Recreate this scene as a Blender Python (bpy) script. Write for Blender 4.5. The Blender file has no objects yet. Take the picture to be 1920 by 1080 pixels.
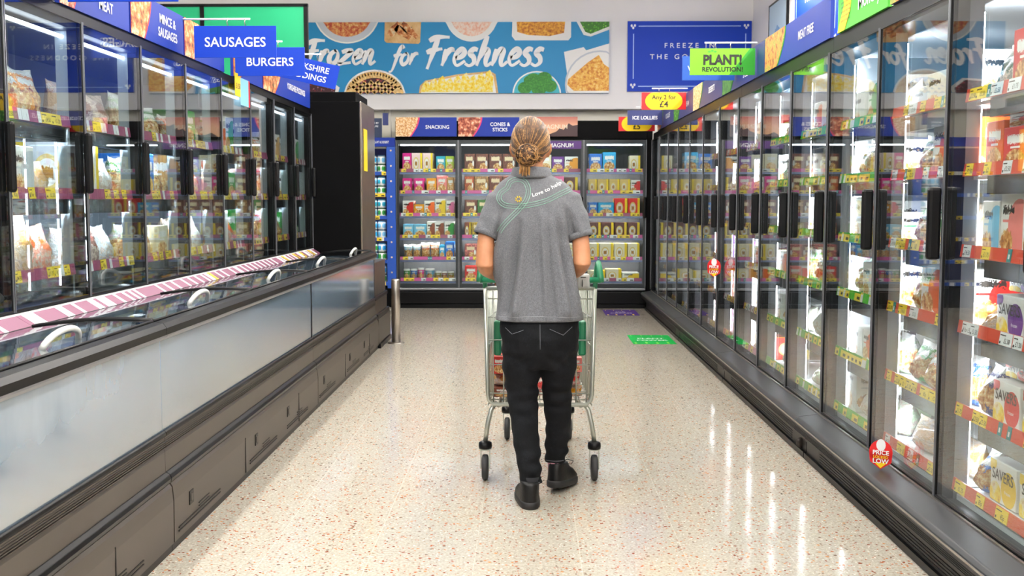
import bpy, bmesh, math, random
from mathutils import Vector, Matrix, noise
from mathutils.bvhtree import BVHTree
R = random.Random(7)
S = bpy.context.scene
C = S.collection
# ------------------------------------------------------------------ camera, world, exposure
CF, CH, CPITCH, CYAW = 1965.0, 1.35, math.atan(164/1965), math.atan(30/1965)
cd = bpy.data.cameras.new('camera'); cam = bpy.data.objects.new('camera', cd); C.objects.link(cam)
cd.sensor_width = 36; cd.lens = CF/1920*36; cd.clip_start = .05
cam.location = (0, 0, CH); cam.rotation_euler = (math.pi/2-CPITCH, 0, CYAW)
S.camera = cam
cd.dof.use_dof = True; cd.dof.focus_distance = 4.6; cd.dof.aperture_fstop = 8.0
W = bpy.data.worlds.new('world'); S.world = W; W.use_nodes = True
W.node_tree.nodes['Background'].inputs[0].default_value = (1, .98, .96, 1)
W.node_tree.nodes['Background'].inputs[1].default_value = .6
S.view_settings.view_transform = 'Standard'; S.view_settings.look = 'None'
S.view_settings.exposure = 0.5; S.view_settings.gamma = 1.0; S.view_settings.use_curve_mapping = False
cy = S.cycles
cy.max_bounces = 8; cy.diffuse_bounces = 3; cy.glossy_bounces = 4; cy.transmission_bounces = 4
cy.transparent_max_bounces = 32; cy.caustics_reflective = False; cy.caustics_refractive = False
cy.sample_clamp_indirect = 4.0
LAMP, LED_R, LED_L, LED_B = 38.0, 70.0, 170.0, 420.0      # emission of ceiling lamps, freezer tubes and strips; the last drives added back-row fill

# ------------------------------------------------------------------ colours and materials
def lin(h):
    h = h.lstrip('#'); out = []
    for i in (0, 2, 4):
        c = int(h[i:i+2], 16)/255
        out.append(c/12.92 if c <= .04045 else ((c+.055)/1.055)**2.4)
    return tuple(out)+(1.0,)
class NT:
    """a tiny node-expression helper"""
    def __init__(s, name):
        s.m = bpy.data.materials.new(name); s.m.use_nodes = True; s.t = s.m.node_tree; s.n = s.t.nodes
        s.b = s.n['Principled BSDF']; s.out = s.n['Material Output']
    def new(s, typ, **kw):
        nd = s.n.new(typ)
        for k, v in kw.items(): setattr(nd, k, v)
        return nd
    def put(s, sock, v):
        if isinstance(v, bpy.types.NodeSocket): s.t.links.new(v, sock)
        else: sock.default_value = v
    def math(s, op, a, b=None, c=None):
        nd = s.new('ShaderNodeMath', operation=op); s.put(nd.inputs[0], a)
        if b is not None: s.put(nd.inputs[1], b)
        if c is not None: s.put(nd.inputs[2], c)
        return nd.outputs[0]
    def mix(s, f, a, b):
        nd = s.new('ShaderNodeMix', data_type='RGBA'); s.put(nd.inputs[0], f); s.put(nd.inputs[6], a); s.put(nd.inputs[7], b)
        return nd.outputs[2]
    def coord(s, which): return s.new('ShaderNodeTexCoord').outputs[which]
    def sep(s, v):
        nd = s.new('ShaderNodeSeparateXYZ'); s.put(nd.inputs[0], v); return nd.outputs
    def noise(s, v, scale, detail=3.0, rough=.5):
        nd = s.new('ShaderNodeTexNoise'); s.put(nd.inputs['Vector'], v); nd.inputs['Scale'].default_value = scale
        nd.inputs['Detail'].default_value = detail; nd.inputs['Roughness'].default_value = rough
        return nd.outputs
    def ramp(s, f, stops, interp='LINEAR'):
        nd = s.new('ShaderNodeValToRGB'); nd.color_ramp.interpolation = interp; el = nd.color_ramp.elements
        el[0].position, el[0].color = stops[0]; el[1].position, el[1].color = stops[-1]
        for p, c in stops[1:-1]:
            e = el.new(p); e.color = c
        s.put(nd.inputs[0], f); return nd.outputs[0]
    def mapv(s, v, scale=(1, 1, 1), loc=(0, 0, 0)):
        nd = s.new('ShaderNodeMapping'); s.put(nd.inputs[0], v); nd.inputs['Scale'].default_value = scale; nd.inputs['Location'].default_value = loc
        return nd.outputs[0]
    def bump(s, h, strength=.3, dist=.01):
        nd = s.new('ShaderNodeBump'); nd.inputs['Strength'].default_value = strength; nd.inputs['Distance'].default_value = dist
        s.put(nd.inputs['Height'], h); s.t.links.new(nd.outputs[0], s.b.inputs['Normal'])
    def rect(s, u, v, u0, u1, v0, v1):
        a = s.math('MULTIPLY', s.math('GREATER_THAN', u, u0), s.math('LESS_THAN', u, u1))
        b = s.math('MULTIPLY', s.math('GREATER_THAN', v, v0), s.math('LESS_THAN', v, v1))
        return s.math('MULTIPLY', a, b)
    def ell(s, u, v, cu, cv, ru, rv):
        a = s.math('POWER', s.math('ABSOLUTE', s.math('DIVIDE', s.math('SUBTRACT', u, cu), ru)), 2)
        b = s.math('POWER', s.math('ABSOLUTE', s.math('DIVIDE', s.math('SUBTRACT', v, cv), rv)), 2)
        return s.math('LESS_THAN', s.math('ADD', a, b), 1)
    def base(s, c, rough=.5, metal=0.0, spec=.5):
        s.put(s.b.inputs['Base Color'], c); s.b.inputs['Roughness'].default_value = rough
        s.b.inputs['Metallic'].default_value = metal; s.b.inputs['Specular IOR Level'].default_value = spec
        return s
M = {}
def mat(name, h, rough=.5, metal=0.0, spec=.5, var=0.0, scale=6, bump=0.0):
    if name in M: return M[name]
    n = NT(name); c = lin(h)
    if var or bump:
        nz = n.noise(n.coord('Object'), scale, 4)[0]
        if var:
            d = tuple(max(0, x*(1-var)) for x in c[:3])+(1,); l = tuple(min(1, x*(1+var)) for x in c[:3])+(1,)
            c = n.ramp(nz, [(.3, d), (.7, l)])
        if bump: n.bump(nz, bump)
    n.base(c, rough, metal, spec); M[name] = n.m; return n.m
def emit(name, h, s):
    n = NT(name); n.base((0, 0, 0, 1)); n.b.inputs['Emission Color'].default_value = lin(h); n.b.inputs['Emission Strength'].default_value = s
    M[name] = n.m; return n.m
def glass(name, tint, f0, f1, p, rough=0.0, frost=0.0, frostcol='#e8f2f8'):
    """thin pane: clear by default, reflecting more at a glancing view, optionally hazed with frost"""
    n = NT(name); n.n.remove(n.b)
    lw = n.new('ShaderNodeLayerWeight'); lw.inputs[0].default_value = .5
    fac = n.math('MULTIPLY_ADD', n.math('POWER', lw.outputs['Facing'], p), f1-f0, f0)
    tr = n.new('ShaderNodeBsdfTransparent'); tr.inputs[0].default_value = lin(tint)
    gl = n.new('ShaderNodeBsdfGlossy'); gl.inputs['Roughness'].default_value = rough; gl.inputs['Color'].default_value = (1, 1, 1, 1)
    a = tr.outputs[0]
    if frost:
        co = n.coord('Object')
        f1n = n.noise(n.mapv(co, (.8, 1, 1)), 1.6, 3)[0]; f2n = n.noise(n.mapv(co, (2.5, 1, 1)), 4, 3)[0]
        ff = n.math('MULTIPLY', n.ramp(n.math('MULTIPLY_ADD', f2n, .35, n.math('MULTIPLY', f1n, .75)), [(.3, (.65,)*3+(1,)), (.6, (1, 1, 1, 1))]), n.math('MULTIPLY', n.ramp(n.sep(co)[2], [(.45, (.3,)*3+(1,)), (.72, (1, 1, 1, 1))]), frost))
        df = n.new('ShaderNodeBsdfDiffuse'); df.inputs[0].default_value = lin(frostcol)
        tl = n.new('ShaderNodeBsdfTranslucent'); tl.inputs[0].default_value = lin(frostcol)
        mm = n.new('ShaderNodeMixShader'); mm.inputs[0].default_value = .3
        n.t.links.new(df.outputs[0], mm.inputs[1]); n.t.links.new(tl.outputs[0], mm.inputs[2])
        mx = n.new('ShaderNodeMixShader'); n.t.links.new(ff, mx.inputs[0]); n.t.links.new(a, mx.inputs[1]); n.t.links.new(mm.outputs[0], mx.inputs[2]); a = mx.outputs[0]
    mx = n.new('ShaderNodeMixShader'); n.t.links.new(fac, mx.inputs[0]); n.t.links.new(a, mx.inputs[1]); n.t.links.new(gl.outputs[0], mx.inputs[2])
    n.t.links.new(mx.outputs[0], n.out.inputs[0]); M[name] = n.m; return n.m
def food(name, cols, scale=14, rough=.6, kind='noise'):
    """printed or real food: mottled colours"""
    n = NT(name); co = n.coord('Object'); scale *= 1.6 if kind == 'cells' else 2.6
    if kind == 'cells':
        v = n.new('ShaderNodeTexVoronoi'); n.put(v.inputs['Vector'], co); v.inputs['Scale'].default_value = scale
        f = n.sep(v.outputs['Color'])[0]; edge = n.math('LESS_THAN', v.outputs['Distance'], .42)
        st = [(i/len(cols), lin(c)) for i, c in enumerate(cols)]
        col = n.mix(edge, lin(cols[0]), n.ramp(f, st, 'CONSTANT'))
    else:
        f = n.noise(co, scale, 5, .65)[0]
        col = n.ramp(f, [(.28+.44*i/(len(cols)-1), lin(c)) for i, c in enumerate(cols)])
    n.base(col, rough); M[name] = n.m; return n.m

black = mat('black_powder_coat', '#08080a', .35, spec=.22)
blackm = mat('black_matt_panel', '#060607', .55, spec=.06, var=.15, scale=3)
rubber = mat('black_rubber', '#08080a', .3, spec=.2)
slab = mat('dark_grey_bumper', '#222428', .42, var=.08, scale=5)
kickm = mat('brown_black_kick_plate', '#1f1c1a', .42, var=.15, scale=4)
steel = mat('brushed_steel', '#b9b4ae', .28, 1.0, var=.1, scale=9)
steelb = mat('warm_brushed_steel', '#8e8378', .33, 1.0, var=.12, scale=5)
ally = mat('grey_anodised_aluminium', '#8f9196', .35, .8)
chrome = mat('polished_shelf_steel', '#dfe4ea', .18, 1.0)
wire = mat('zinc_wire', '#b9bdb4', .3, .75)
white = mat('white_enamel', '#eef1f4', .35)
liner = mat('pale_freezer_liner', '#dfe4ea', .45)
dliner = mat('grey_freezer_liner', '#747b82', .5)
bliner = mat('charcoal_freezer_liner', '#33373b', .5)
taupe = mat('taupe_metal_panel', '#4e4842', .38, .5, var=.06, scale=3)
ribm = mat('taupe_ribbed_rail', '#3d3733', .4, .4)
wallm = mat('white_painted_wall', '#f1eeee', .7, var=.015, scale=2)
creamw = mat('cream_painted_wall', '#e9e4d6', .7, var=.015, scale=2)
ceilm = mat('white_ceiling', '#f2f1ee', .8)
blue = mat('royal_blue_print', '#16318f', .45, spec=.25)
blue2 = mat('bright_blue_board', '#0a38ae', .5, spec=.25)
navy = mat('navy_print', '#1f2a66', .4)
cyan = mat('cyan_banner_print', '#0582ba', .5)
cyand = mat('deep_cyan_print', '#0c7bb0', .5)
greenb = mat('emerald_board', '#009c68', .5)
txtw = mat('white_lettering', '#f7f8fa', .5)
txtl = mat('pale_blue_lettering', '#a9c4f2', .5)
txtk = mat('black_lettering', '#17150f', .5)
pink = mat('pink_print', '#d9306e', .4)
yellow = mat('yellow_print', '#f7cf10', .45)
redp = mat('red_print', '#d8161c', .42)
lime = mat('lime_print', '#77cf1e', .45)
grass = mat('green_print', '#2e9e2a', .45)
gpale = mat('green_strip', '#48b02c', .45)
maroon = mat('maroon_strip', '#9c4a6c', .45)
magst = mat('magenta_strip', '#d0589c', .45)
orst = mat('brick_red_strip', '#d0472f', .45)
tktw = mat('white_ticket', '#eceef0', .45)
tkty = mat('yellow_ticket', '#f6d73b', .45)
teal = mat('teal_ticket', '#12888c', .45)
purple = mat('purple_print', '#4a1d6e', .42)
clearp = glass('clear_door_glass', '#f8fcfb', .02, .85, 3.0)
clearl = glass('clear_combi_door_glass', '#f2f8f8', .02, .85, 2.9)
lidg = glass('curved_lid_glass', '#dfeaf2', .10, .8, 2.2, .02)
frostg = glass('frosted_chest_glass', '#eaf4fa', .34, .9, 1.4, .10, .95, '#bfdcf6')  # bluish frost colour stands in for cold light inside the chest
led = emit('freezer_led', '#eef4ff', LED_R); ledl = emit('combi_led', '#e6f1ff', LED_L); ledb = emit('added_ice_cream_fill', '#fff6f2', LED_B)
canl = emit('canopy_led', '#eef4ff', 9.0)
lampm = emit('lamp_diffuser', '#fffaf3', LAMP)
def terrazzo():
    n = NT('cream_terrazzo_tile'); co = n.coord('Object')
    basec = n.ramp(n.noise(co, 90, 2)[0], [(.3, lin('#aaa497')), (.7, lin('#cac4b7'))])
    def chips(scale, thr, sel, cols, off):
        w = n.noise(co, scale*1.3, 2)[1]
        ad = n.new('ShaderNodeVectorMath', operation='MULTIPLY_ADD'); n.put(ad.inputs[0], w); ad.inputs[1].default_value = (.012,)*3; n.put(ad.inputs[2], co)
        v = n.new('ShaderNodeTexVoronoi'); n.put(v.inputs['Vector'], n.mapv(ad.outputs[0], (1, 1, .1), off)); v.inputs['Scale'].default_value = scale
        rr = n.sep(v.outputs['Color'])
        rad = n.math('MULTIPLY', rr[2], thr)
        mk = n.math('MULTIPLY', n.math('LESS_THAN', v.outputs['Distance'], rad), n.math('GREATER_THAN', rr[0], sel))
        return mk, n.ramp(rr[1], [(i/len(cols), lin(c)) for i, c in enumerate(cols)], 'CONSTANT')
    c = basec
    for scale, thr, sel, cols, off in ((130, .5, .35, ['#b7ab97', '#d8cdb8', '#9f8f7c', '#f2ede2'], (3, 1, 0)),
                                       (84, .42, .52, ['#a8532a', '#c4743c', '#8d4a30', '#9c8570', '#b05a34'], (0, 0, 0)),
                                       (60, .40, .66, ['#b3673f', '#8a4328', '#7d6857', '#c98a55'], (7, 2, 0))):
        mk, cc = chips(scale, thr, sel, cols, off); c = n.mix(mk, c, cc)
    sx, sy, _ = n.sep(co)
    for a in (sx, sy):
        g = n.math('LESS_THAN', n.math('ABSOLUTE', n.math('SUBTRACT', n.math('FRACT', n.math('DIVIDE', a, .4)), .5)), .004)
        c = n.mix(n.math('MULTIPLY', g, .28), c, lin('#f0eadf'))
    n.base(c, .11, 0, .62); n.t.links.new(n.math('MULTIPLY_ADD', n.noise(co, 3, 3)[0], .08, .07), n.b.inputs['Roughness'])
    return n.m
floor_m = terrazzo()

# ------------------------------------------------------------------ mesh builder
_tc = {}
def text_mesh(s, bold):
    k = (s, bold)
    if k not in _tc:
        cu = bpy.data.curves.new('t', 'FONT'); cu.body = s; cu.size = 1; cu.align_x = 'CENTER'; cu.offset = bold; cu.extrude = 0; cu.resolution_u = 3
        ob = bpy.data.objects.new('t', cu); me = bpy.data.meshes.new_from_object(ob)
        vs = [(v.co.x, v.co.y) for v in me.vertices]; fs = [tuple(p.vertices) for p in me.polygons]
        bpy.data.objects.remove(ob); bpy.data.curves.remove(cu); bpy.data.meshes.remove(me); _tc[k] = (vs, fs)
    return _tc[k]
class MB:
    def __init__(s): s.v, s.f, s.mi, s.ms, s.sm = [], [], [], [], []
    def _m(s, m):
        if m not in s.ms: s.ms.append(m)
        return s.ms.index(m)
    def add(s, vs, fs, m, smooth=False, T=None):
        b = len(s.v); i = s._m(m)
        s.v += [tuple(T @ Vector(p)) if T is not None else tuple(p) for p in vs]
        for f in fs: s.f.append([b+k for k in f]); s.mi.append(i); s.sm.append(smooth)
        return s
    def box(s, x0, x1, y0, y1, z0, z1, m, T=None):
        vs = [(x, y, z) for x in (x0, x1) for y in (y0, y1) for z in (z0, z1)]
        return s.add(vs, [(0, 1, 3, 2), (4, 6, 7, 5), (0, 4, 5, 1), (2, 3, 7, 6), (0, 2, 6, 4), (1, 5, 7, 3)], m, T=T)
    def rbox(s, x0, x1, y0, y1, z0, z1, r, m, T=None):
        bm = bmesh.new(); bmesh.ops.create_cube(bm, size=1)
        for v in bm.verts: v.co = Vector((x0+(v.co.x+.5)*(x1-x0), y0+(v.co.y+.5)*(y1-y0), z0+(v.co.z+.5)*(z1-z0)))
        bmesh.ops.bevel(bm, geom=bm.edges[:], offset=r, segments=2, affect='EDGES', profile=.5)
        s.add([v.co for v in bm.verts], [[v.index for v in f.verts] for f in bm.faces], m, T=T); bm.free(); return s
    def extrude_x(s, prof, x0, x1, m, closed=True):
        """profile of (y, z) points swept along x"""
        n = len(prof); vs = [(x0, y, z) for y, z in prof]+[(x1, y, z) for y, z in prof]
        fs = [(i, (i+1) % n, n+(i+1) % n, n+i) for i in range(n if closed else n-1)]
        if closed: fs += [tuple(range(n-1, -1, -1)), tuple(range(n, 2*n))]
        return s.add(vs, fs, m)
    def poly(s, pts, y, m, th=.0015):
        """flat print facing -Y: outline of (x, z), th thick"""
        n = len(pts); a = sum(pts[i][0]*pts[(i+1) % n][1]-pts[(i+1) % n][0]*pts[i][1] for i in range(n))
        if a < 0: pts = pts[::-1]
        vs = [(x, y-th, z) for x, z in pts]+[(x, y, z) for x, z in pts]
        return s.add(vs, [tuple(range(n))]+[(i, n+i, n+(i+1) % n, (i+1) % n) for i in range(n)], m)
    def disc(s, cx, cz, rx, rz, y, m, a0=0, a1=360, n=32, th=.0015, clip=None):
        pts = [(cx+rx*math.cos(math.radians(a0+(a1-a0)*i/n)), cz+rz*math.sin(math.radians(a0+(a1-a0)*i/n))) for i in range(n if a1-a0 == 360 else n+1)]
        if clip: pts = [(min(max(x, clip[0]), clip[1]), min(max(z, clip[2]), clip[3])) for x, z in pts]
        return s.poly(pts, y, m, th)
    def text(s, t, size, x, z, y, m, bold=.012, T=None, sx=1.0, rot=0.0, shear=0.0, align='C'):
        vs, fs = text_mesh(t, bold)
        if align == 'L': off = -min(v[0] for v in vs) if vs else 0
        else: off = 0
        c, sn = math.cos(rot), math.sin(rot); out = []
        for a, b in vs:
            a = (a+off+shear*b)*size*sx; b = b*size
            out.append((x+a*c-b*sn, y, z+a*sn+b*c))
        return s.add(out, fs, m, T=T)
    def tube(s, pts, r, m, n=8, cap=True):
        pts = [Vector(p) for p in pts]; k = len(pts); rs = r if isinstance(r, (list, tuple)) else [r]*k
        vs, up = [], None
        for i, p in enumerate(pts):
            t = (pts[min(i+1, k-1)]-pts[max(i-1, 0)]).normalized()
            if up is None: up = t.orthogonal().normalized()
            up = (up-t*up.dot(t)).normalized(); w = t.cross(up)
            vs += [p+(up*math.cos(2*math.pi*j/n)+w*math.sin(2*math.pi*j/n))*rs[i] for j in range(n)]
        fs = [(i*n+j, i*n+(j+1) % n, (i+1)*n+(j+1) % n, (i+1)*n+j) for i in range(k-1) for j in range(n)]
        if cap: fs += [tuple(range(n-1, -1, -1)), tuple((k-1)*n+j for j in range(n))]
        return s.add(vs, fs, m, True)
    def lathe(s, prof, c, m, n=20, axis='Z'):
        vs = []
        for r, h in prof:
            for j in range(n):
                a = 2*math.pi*j/n; u, w = r*math.cos(a), r*math.sin(a)
                vs.append((c[0]+u, c[1]+w, c[2]+h) if axis == 'Z' else (c[0]+h, c[1]+u, c[2]+w))
        k = len(prof)
        fs = [(i*n+j, i*n+(j+1) % n, (i+1)*n+(j+1) % n, (i+1)*n+j) for i in range(k-1) for j in range(n)]
        fs += [tuple(range(n-1, -1, -1)), tuple((k-1)*n+j for j in range(n))]
        return s.add(vs, fs, m, True)
    def loft(s, rings, m, n=24, e=2.3):
        """rings of (cx, cy, cz, rx, ry): horizontal superellipses"""
        vs = []
        for cx, cy_, cz, rx, ry in rings:
            for j in range(n):
                a = 2*math.pi*j/n; ca, sa = math.cos(a), math.sin(a)
                vs.append((cx+rx*math.copysign(abs(ca)**(2/e), ca), cy_+ry*math.copysign(abs(sa)**(2/e), sa), cz))
        k = len(rings)
        fs = [(i*n+j, i*n+(j+1) % n, (i+1)*n+(j+1) % n, (i+1)*n+j) for i in range(k-1) for j in range(n)]
        fs += [tuple(range(n-1, -1, -1)), tuple((k-1)*n+j for j in range(n))]
        return s.add(vs, fs, m, True)
    def mesh(s, name, off=(0, 0, 0)):
        me = bpy.data.meshes.new(name)
        me.from_pydata([(x-off[0], y-off[1], z-off[2]) for x, y, z in s.v], [], s.f)
        for m in s.ms: me.materials.append(m)
        me.polygons.foreach_set('material_index', s.mi); me.polygons.foreach_set('use_smooth', s.sm); me.update()
        return me
    def build(s, name, parent=None, loc=(0, 0, 0), off=(0, 0, 0), bevel=0):
        o = bpy.data.objects.new(name, s.mesh(name, off)); C.objects.link(o); o.location = loc
        if parent is not None: o.parent = parent
        if bevel:
            b = o.modifiers.new('b', 'BEVEL'); b.width = bevel; b.segments = 2; b.limit_method = 'ANGLE'; b.angle_limit = .6
        return o
def tag(o, label=None, cat=None, group=None, kind=None):
    for k, v in (('label', label), ('category', cat), ('group', group), ('kind', kind)):
        if v: o[k] = v
    return o
def thing(name, label, cat, loc=(0, 0, 0), rz=0, group=None):
    o = bpy.data.objects.new(name, None); C.objects.link(o); o.location = loc; o.rotation_euler = (0, 0, rz); o.empty_display_size = .1
    return tag(o, label, cat, group)
def struct(name, mb): return tag(mb.build(name), kind='structure')
ORD = ['first', 'second', 'third', 'fourth', 'fifth', 'sixth', 'seventh', 'eighth', 'ninth', 'tenth', 'eleventh', 'twelfth', 'thirteenth', 'fourteenth']
RX, RP, RE0 = 1.55, .769, 3.13            # right row: glass plane, door pitch, near edge of the first door in view
LX, LP, LE = -1.963, .694, 9.48           # left row: glass plane, door pitch, far end
BX, BP, BY = -1.65, .7815, 13.15          # back row
WY, WY2 = 13.8, 13.98                     # upper wall face, lower wall face

# ------------------------------------------------------------------ the setting
struct('floor', MB().box(-6.2, 3.2, -5, 14.3, -.1, 0, floor_m))
struct('ceiling', MB().box(-6.2, 3.2, -5, 14.3, 4.15, 4.3, ceilm))
struct('wall_back', MB().box(-6.2, 3.2, WY2, 14.3, 0, 4.15, creamw).box(-6.2, 2.9, WY, WY2, 2.535, 4.15, wallm).box(-6.2, 2.9, WY-.012, WY, 2.535, 2.56, wallm))
struct('wall_right', MB().box(2.9, 3.2, -5, WY2, 0, 4.15, wallm))
struct('wall_left', MB().box(-6.2, -5.9, -5, WY2, 0, 4.15, wallm))
lampn = 0
for i, lx in enumerate((-1.8, .42, 2.62)):
    for j in range(4):
        y0 = -4+j*3.9; t = thing('linear_ceiling_lamp', f'white strip lamp under the ceiling, {ORD[j]} from the camera in the {("left", "middle", "right")[i]} run', 'ceiling lamp', (lx, y0, 3.6), group='strip lamps above the aisle')
        MB().box(-.06, .06, 0, 3.8, .012, .07, white).build('housing', t)
        MB().box(-.052, .052, .02, 3.78, -.05, .011, lampm).build('diffuser', t)
        MB().tube([(0, .5, .07), (0, .5, .55)], .006, steel).build('hanger', t); MB().tube([(0, 3.3, .07), (0, 3.3, .55)], .006, steel).build('hanger', t)

# ------------------------------------------------------------------ printed boards: wall, headers, hanging signs
f_pizza = food('print_pizza', ['#7b2b1c', '#b8452c', '#d8a05c', '#efd9a8'], 9); f_saus = food('print_sausage', ['#4a5a22', '#6b3018', '#b9652f', '#d99a5c', '#ecd9b0', '#5a2a18'], 7)
f_prawn = food('print_prawn', ['#e08e72', '#f1c0a6', '#f8e6da', '#f2d4c0'], 11); f_corn = food('print_grilled', ['#4d2a16', '#b86a22', '#e3a83a', '#f0cf6a'], 10)
f_peas = food('print_peas', ['#2f6b1a', '#4f9a26', '#7cc23c'], 22, kind='cells'); f_gratin = food('print_gratin', ['#a0401d', '#d98a34', '#f2c45c', '#f7e3ae'], 13)
f_broc = food('print_broccoli', ['#1f5a20', '#2f7f2c', '#58a83e'], 16); f_taco = food('print_taco', ['#b8541f', '#f0c61e', '#f9e255', '#f4efd0', '#d8a325'], 9)
f_berry = food('print_berries', ['#3a0f1a', '#7a1626', '#b23a46', '#8a5a6a'], 24, kind='cells'); f_crust = food('print_crust', ['#c9904a', '#e6bd78', '#f1d9a0'], 12)
f_meat = food('print_meat', ['#2f4a1e', '#5a2016', '#8f3a2a', '#c97a58', '#ecd6b8', '#7a2f20'], 8); f_burger = food('print_burger', ['#4a2412', '#8a4a20', '#c88a3e', '#6a8a2e', '#e0c080'], 9)
f_mix = food('print_snacks', ['#5a2c18', '#b9703a', '#e0b67a', '#f0e0c0', '#8a3a20'], 20); f_wood = food('print_board', ['#b98a52', '#d9b078', '#e6c592'], 4)
f_leaf = food('print_leaves', ['#16421a', '#2e6b26', '#6a9a3a'], 12)
bowl = mat('grey_plate_print', '#c7cdd6', .5); bowlw = mat('white_plate_print', '#f4f3f0', .5); bowlt = mat('teal_plate_print', '#3fb6c8', .5)
def bp(px, py): return ((px-989.4)/142.4-.006, 1.35+(376-py)/142.4-.055+(py-41)*.0003)   # reads a point of the wall 13.8 m away
GLY = {'F': (1.12, [[(.1, 1.5), (.55, 1.72), (1.3, 1.72)], [(.62, 1.7), (.5, .9), (.32, -.2)], [(.08, .8), (.5, .95), (1.0, 1.02)]]),
 'r': (.66, [[(.14, 1.0), (.14, .5), (.06, 0)], [(.1, .5), (.3, .88), (.52, 1.0), (.6, .84)]]),
 'o': (.84, [[(.5, 1.0), (.18, .78), (.1, .35), (.34, .02), (.64, .25), (.68, .7), (.5, 1.0), (.36, .97)]]),
 'z': (.95, [[(.1, .88), (.4, .98), (.78, .95), (.42, .5), (.04, .05), (.45, .08), (.9, .14)]]),
 'e': (.78, [[(.14, .45), (.48, .55), (.62, .8), (.42, 1.0), (.16, .75), (.1, .3), (.34, .02), (.76, .3)]]),
 'n': (.95, [[(.14, 1.0), (.12, .4), (.04, 0)], [(.1, .45), (.36, .95), (.56, .88), (.54, .3), (.66, 0), (.95, .25)]]),
 'f': (.66, [[(.8, 1.4), (.6, 1.6), (.42, 1.2), (.28, .3), (.12, -.5), (-.12, -.6)], [(.02, .75), (.72, .92)]]),
 's': (.68, [[(.62, .95), (.36, 1.0), (.2, .75), (.46, .5), (.54, .2), (.3, 0), (.0, .14)]]),
 'h': (.95, [[(.36, 1.8), (.22, .9), (.06, 0)], [(.12, .45), (.4, .95), (.6, .85), (.56, .3), (.68, 0), (.95, .2)]])}
def spline(p, n=7):
    out = []
    for i in range(len(p)-1):
        a, b, c, d = p[max(i-1, 0)], p[i], p[i+1], p[min(i+2, len(p)-1)]
        for k in range(n):
            t = k/n
            out.append(tuple(.5*(2*b[q]+(c[q]-a[q])*t+(2*a[q]-5*b[q]+4*c[q]-d[q])*t*t+(3*b[q]-a[q]-3*c[q]+d[q])*t**3) for q in range(len(b))))
    return out+[tuple(p[-1])]
def ribbon(mb, pts, w, y, m, taper=True, th=.002):
    L, n = [], len(pts)
    for i, (x, z) in enumerate(pts):
        dx = pts[min(i+1, n-1)][0]-pts[max(i-1, 0)][0]; dz = pts[min(i+1, n-1)][1]-pts[max(i-1, 0)][1]; q = math.hypot(dx, dz) or 1
        t = i/(n-1); ww = w*(.55+.5*math.sin(math.pi*min(1, t*1.1+.12))) if taper else w
        L.append((x-dz/q*ww/2, z+dx/q*ww/2, x+dz/q*ww/2, z-dx/q*ww/2))
    for i in range(n-1):
        a, b = L[i], L[i+1]
        mb.add([(a[0], y-th, a[1]), (a[2], y-th, a[3]), (b[2], y-th, b[3]), (b[0], y-th, b[1])], [(0, 1, 2, 3)], m)
def script(mb, s, x, z, u, w, y, m, slant=.22):
    for ch in s:
        if ch == ' ': x += u*.55; continue
        adv, st = GLY[ch]
        for k, p in enumerate(st):
            ribbon(mb, [(x+(a+slant*b)*u, z+b*u) for a, b in spline(p)], w, y-.0004*k, m)
        x += adv*u
    return x
# the frozen banner
x0, z1 = bp(545, 41); x1, z0 = bp(1139, 176); bn = thing('wall_banner', 'long cyan banner of food plates with white brush lettering, on the back wall', 'banner', ((x0+x1)/2, WY, z0))
b = MB(); b.box(x0, x1, WY-.035, WY, z0, z1, cyan); yb = WY-.036
def plate(mb, px, py, rx, ry, pm, fm, k=.86, lay=0, rim=None):
    cx, cz = bp(px, py); q = 142.4; cl = (x0, x1, z0, z1)
    mb.disc(cx, cz, rx/q, ry/q, yb-.001-lay, pm, clip=cl)
    if rim: mb.disc(cx, cz, rx/q*.95, ry/q*.95, yb-.0025-lay, rim, clip=cl)
    mb.disc(cx, cz, rx/q*k, ry/q*k, yb-.004-lay, fm, clip=cl)
plate(b, 656, 28, 59, 51, bowlw, f_pizza, .76, 0, bowl); plate(b, 886, 26, 49, 50, bowlw, f_prawn, .8)
def quadp(mb, pts, m, lay): mb.poly([(min(max(bp(*p)[0], x0), x1), min(max(bp(*p)[1], z0), z1)) for p in pts], yb-lay, m)
quadp(b, [(726, 41), (793, 41), (791, 79), (788, 82), (729, 80), (725, 76)], f_wood, .001)
for (ax, ay, bx_, by_) in ((735, 66, 752, 42), (746, 50, 772, 72), (757, 44, 786, 70)):
    p0, p1 = bp(ax, ay), bp(bx_, by_); ribbon(b, [(p0[0]+(p1[0]-p0[0])*t/8, p0[1]+(p1[1]-p0[1])*t/8) for t in range(9)], .1, yb-.004, f_saus)
quadp(b, [(961, 41), (1069, 41), (1069, 70), (1064, 76), (966, 76), (960, 68)], bowlw, .001)
quadp(b, [(969, 41), (1058, 41), (1056, 62), (1030, 68), (990, 66), (970, 60)], f_corn, .004)
quadp(b, [(1079, 41), (1139, 41), (1139, 56), (1105, 69), (1092, 66)], bowlw, .001); quadp(b, [(1085, 41), (1139, 41), (1139, 50), (1105, 64), (1095, 60)], f_peas, .004)
quadp(b, [(1056, 98), (1092, 89), (1097, 95), (1139, 82), (1139, 176), (1060, 176), (1062, 140)], bowlw, .001)
plate(b, 1122, 160, 64, 62, bowl, bowlw, .95, .002); quadp(b, [(1064, 150), (1100, 118), (1120, 104), (1130, 122), (1139, 128), (1139, 172), (1074, 172), (1062, 160)], f_gratin, .009)
plate(b, 706, 181, 57, 48, bowlw, f_crust, .93); cx, cz = bp(706, 178); b.disc(cx, cz, 38/142.4, 30/142.4, yb-.007, f_berry, clip=(x0, x1, z0, z1))
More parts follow.
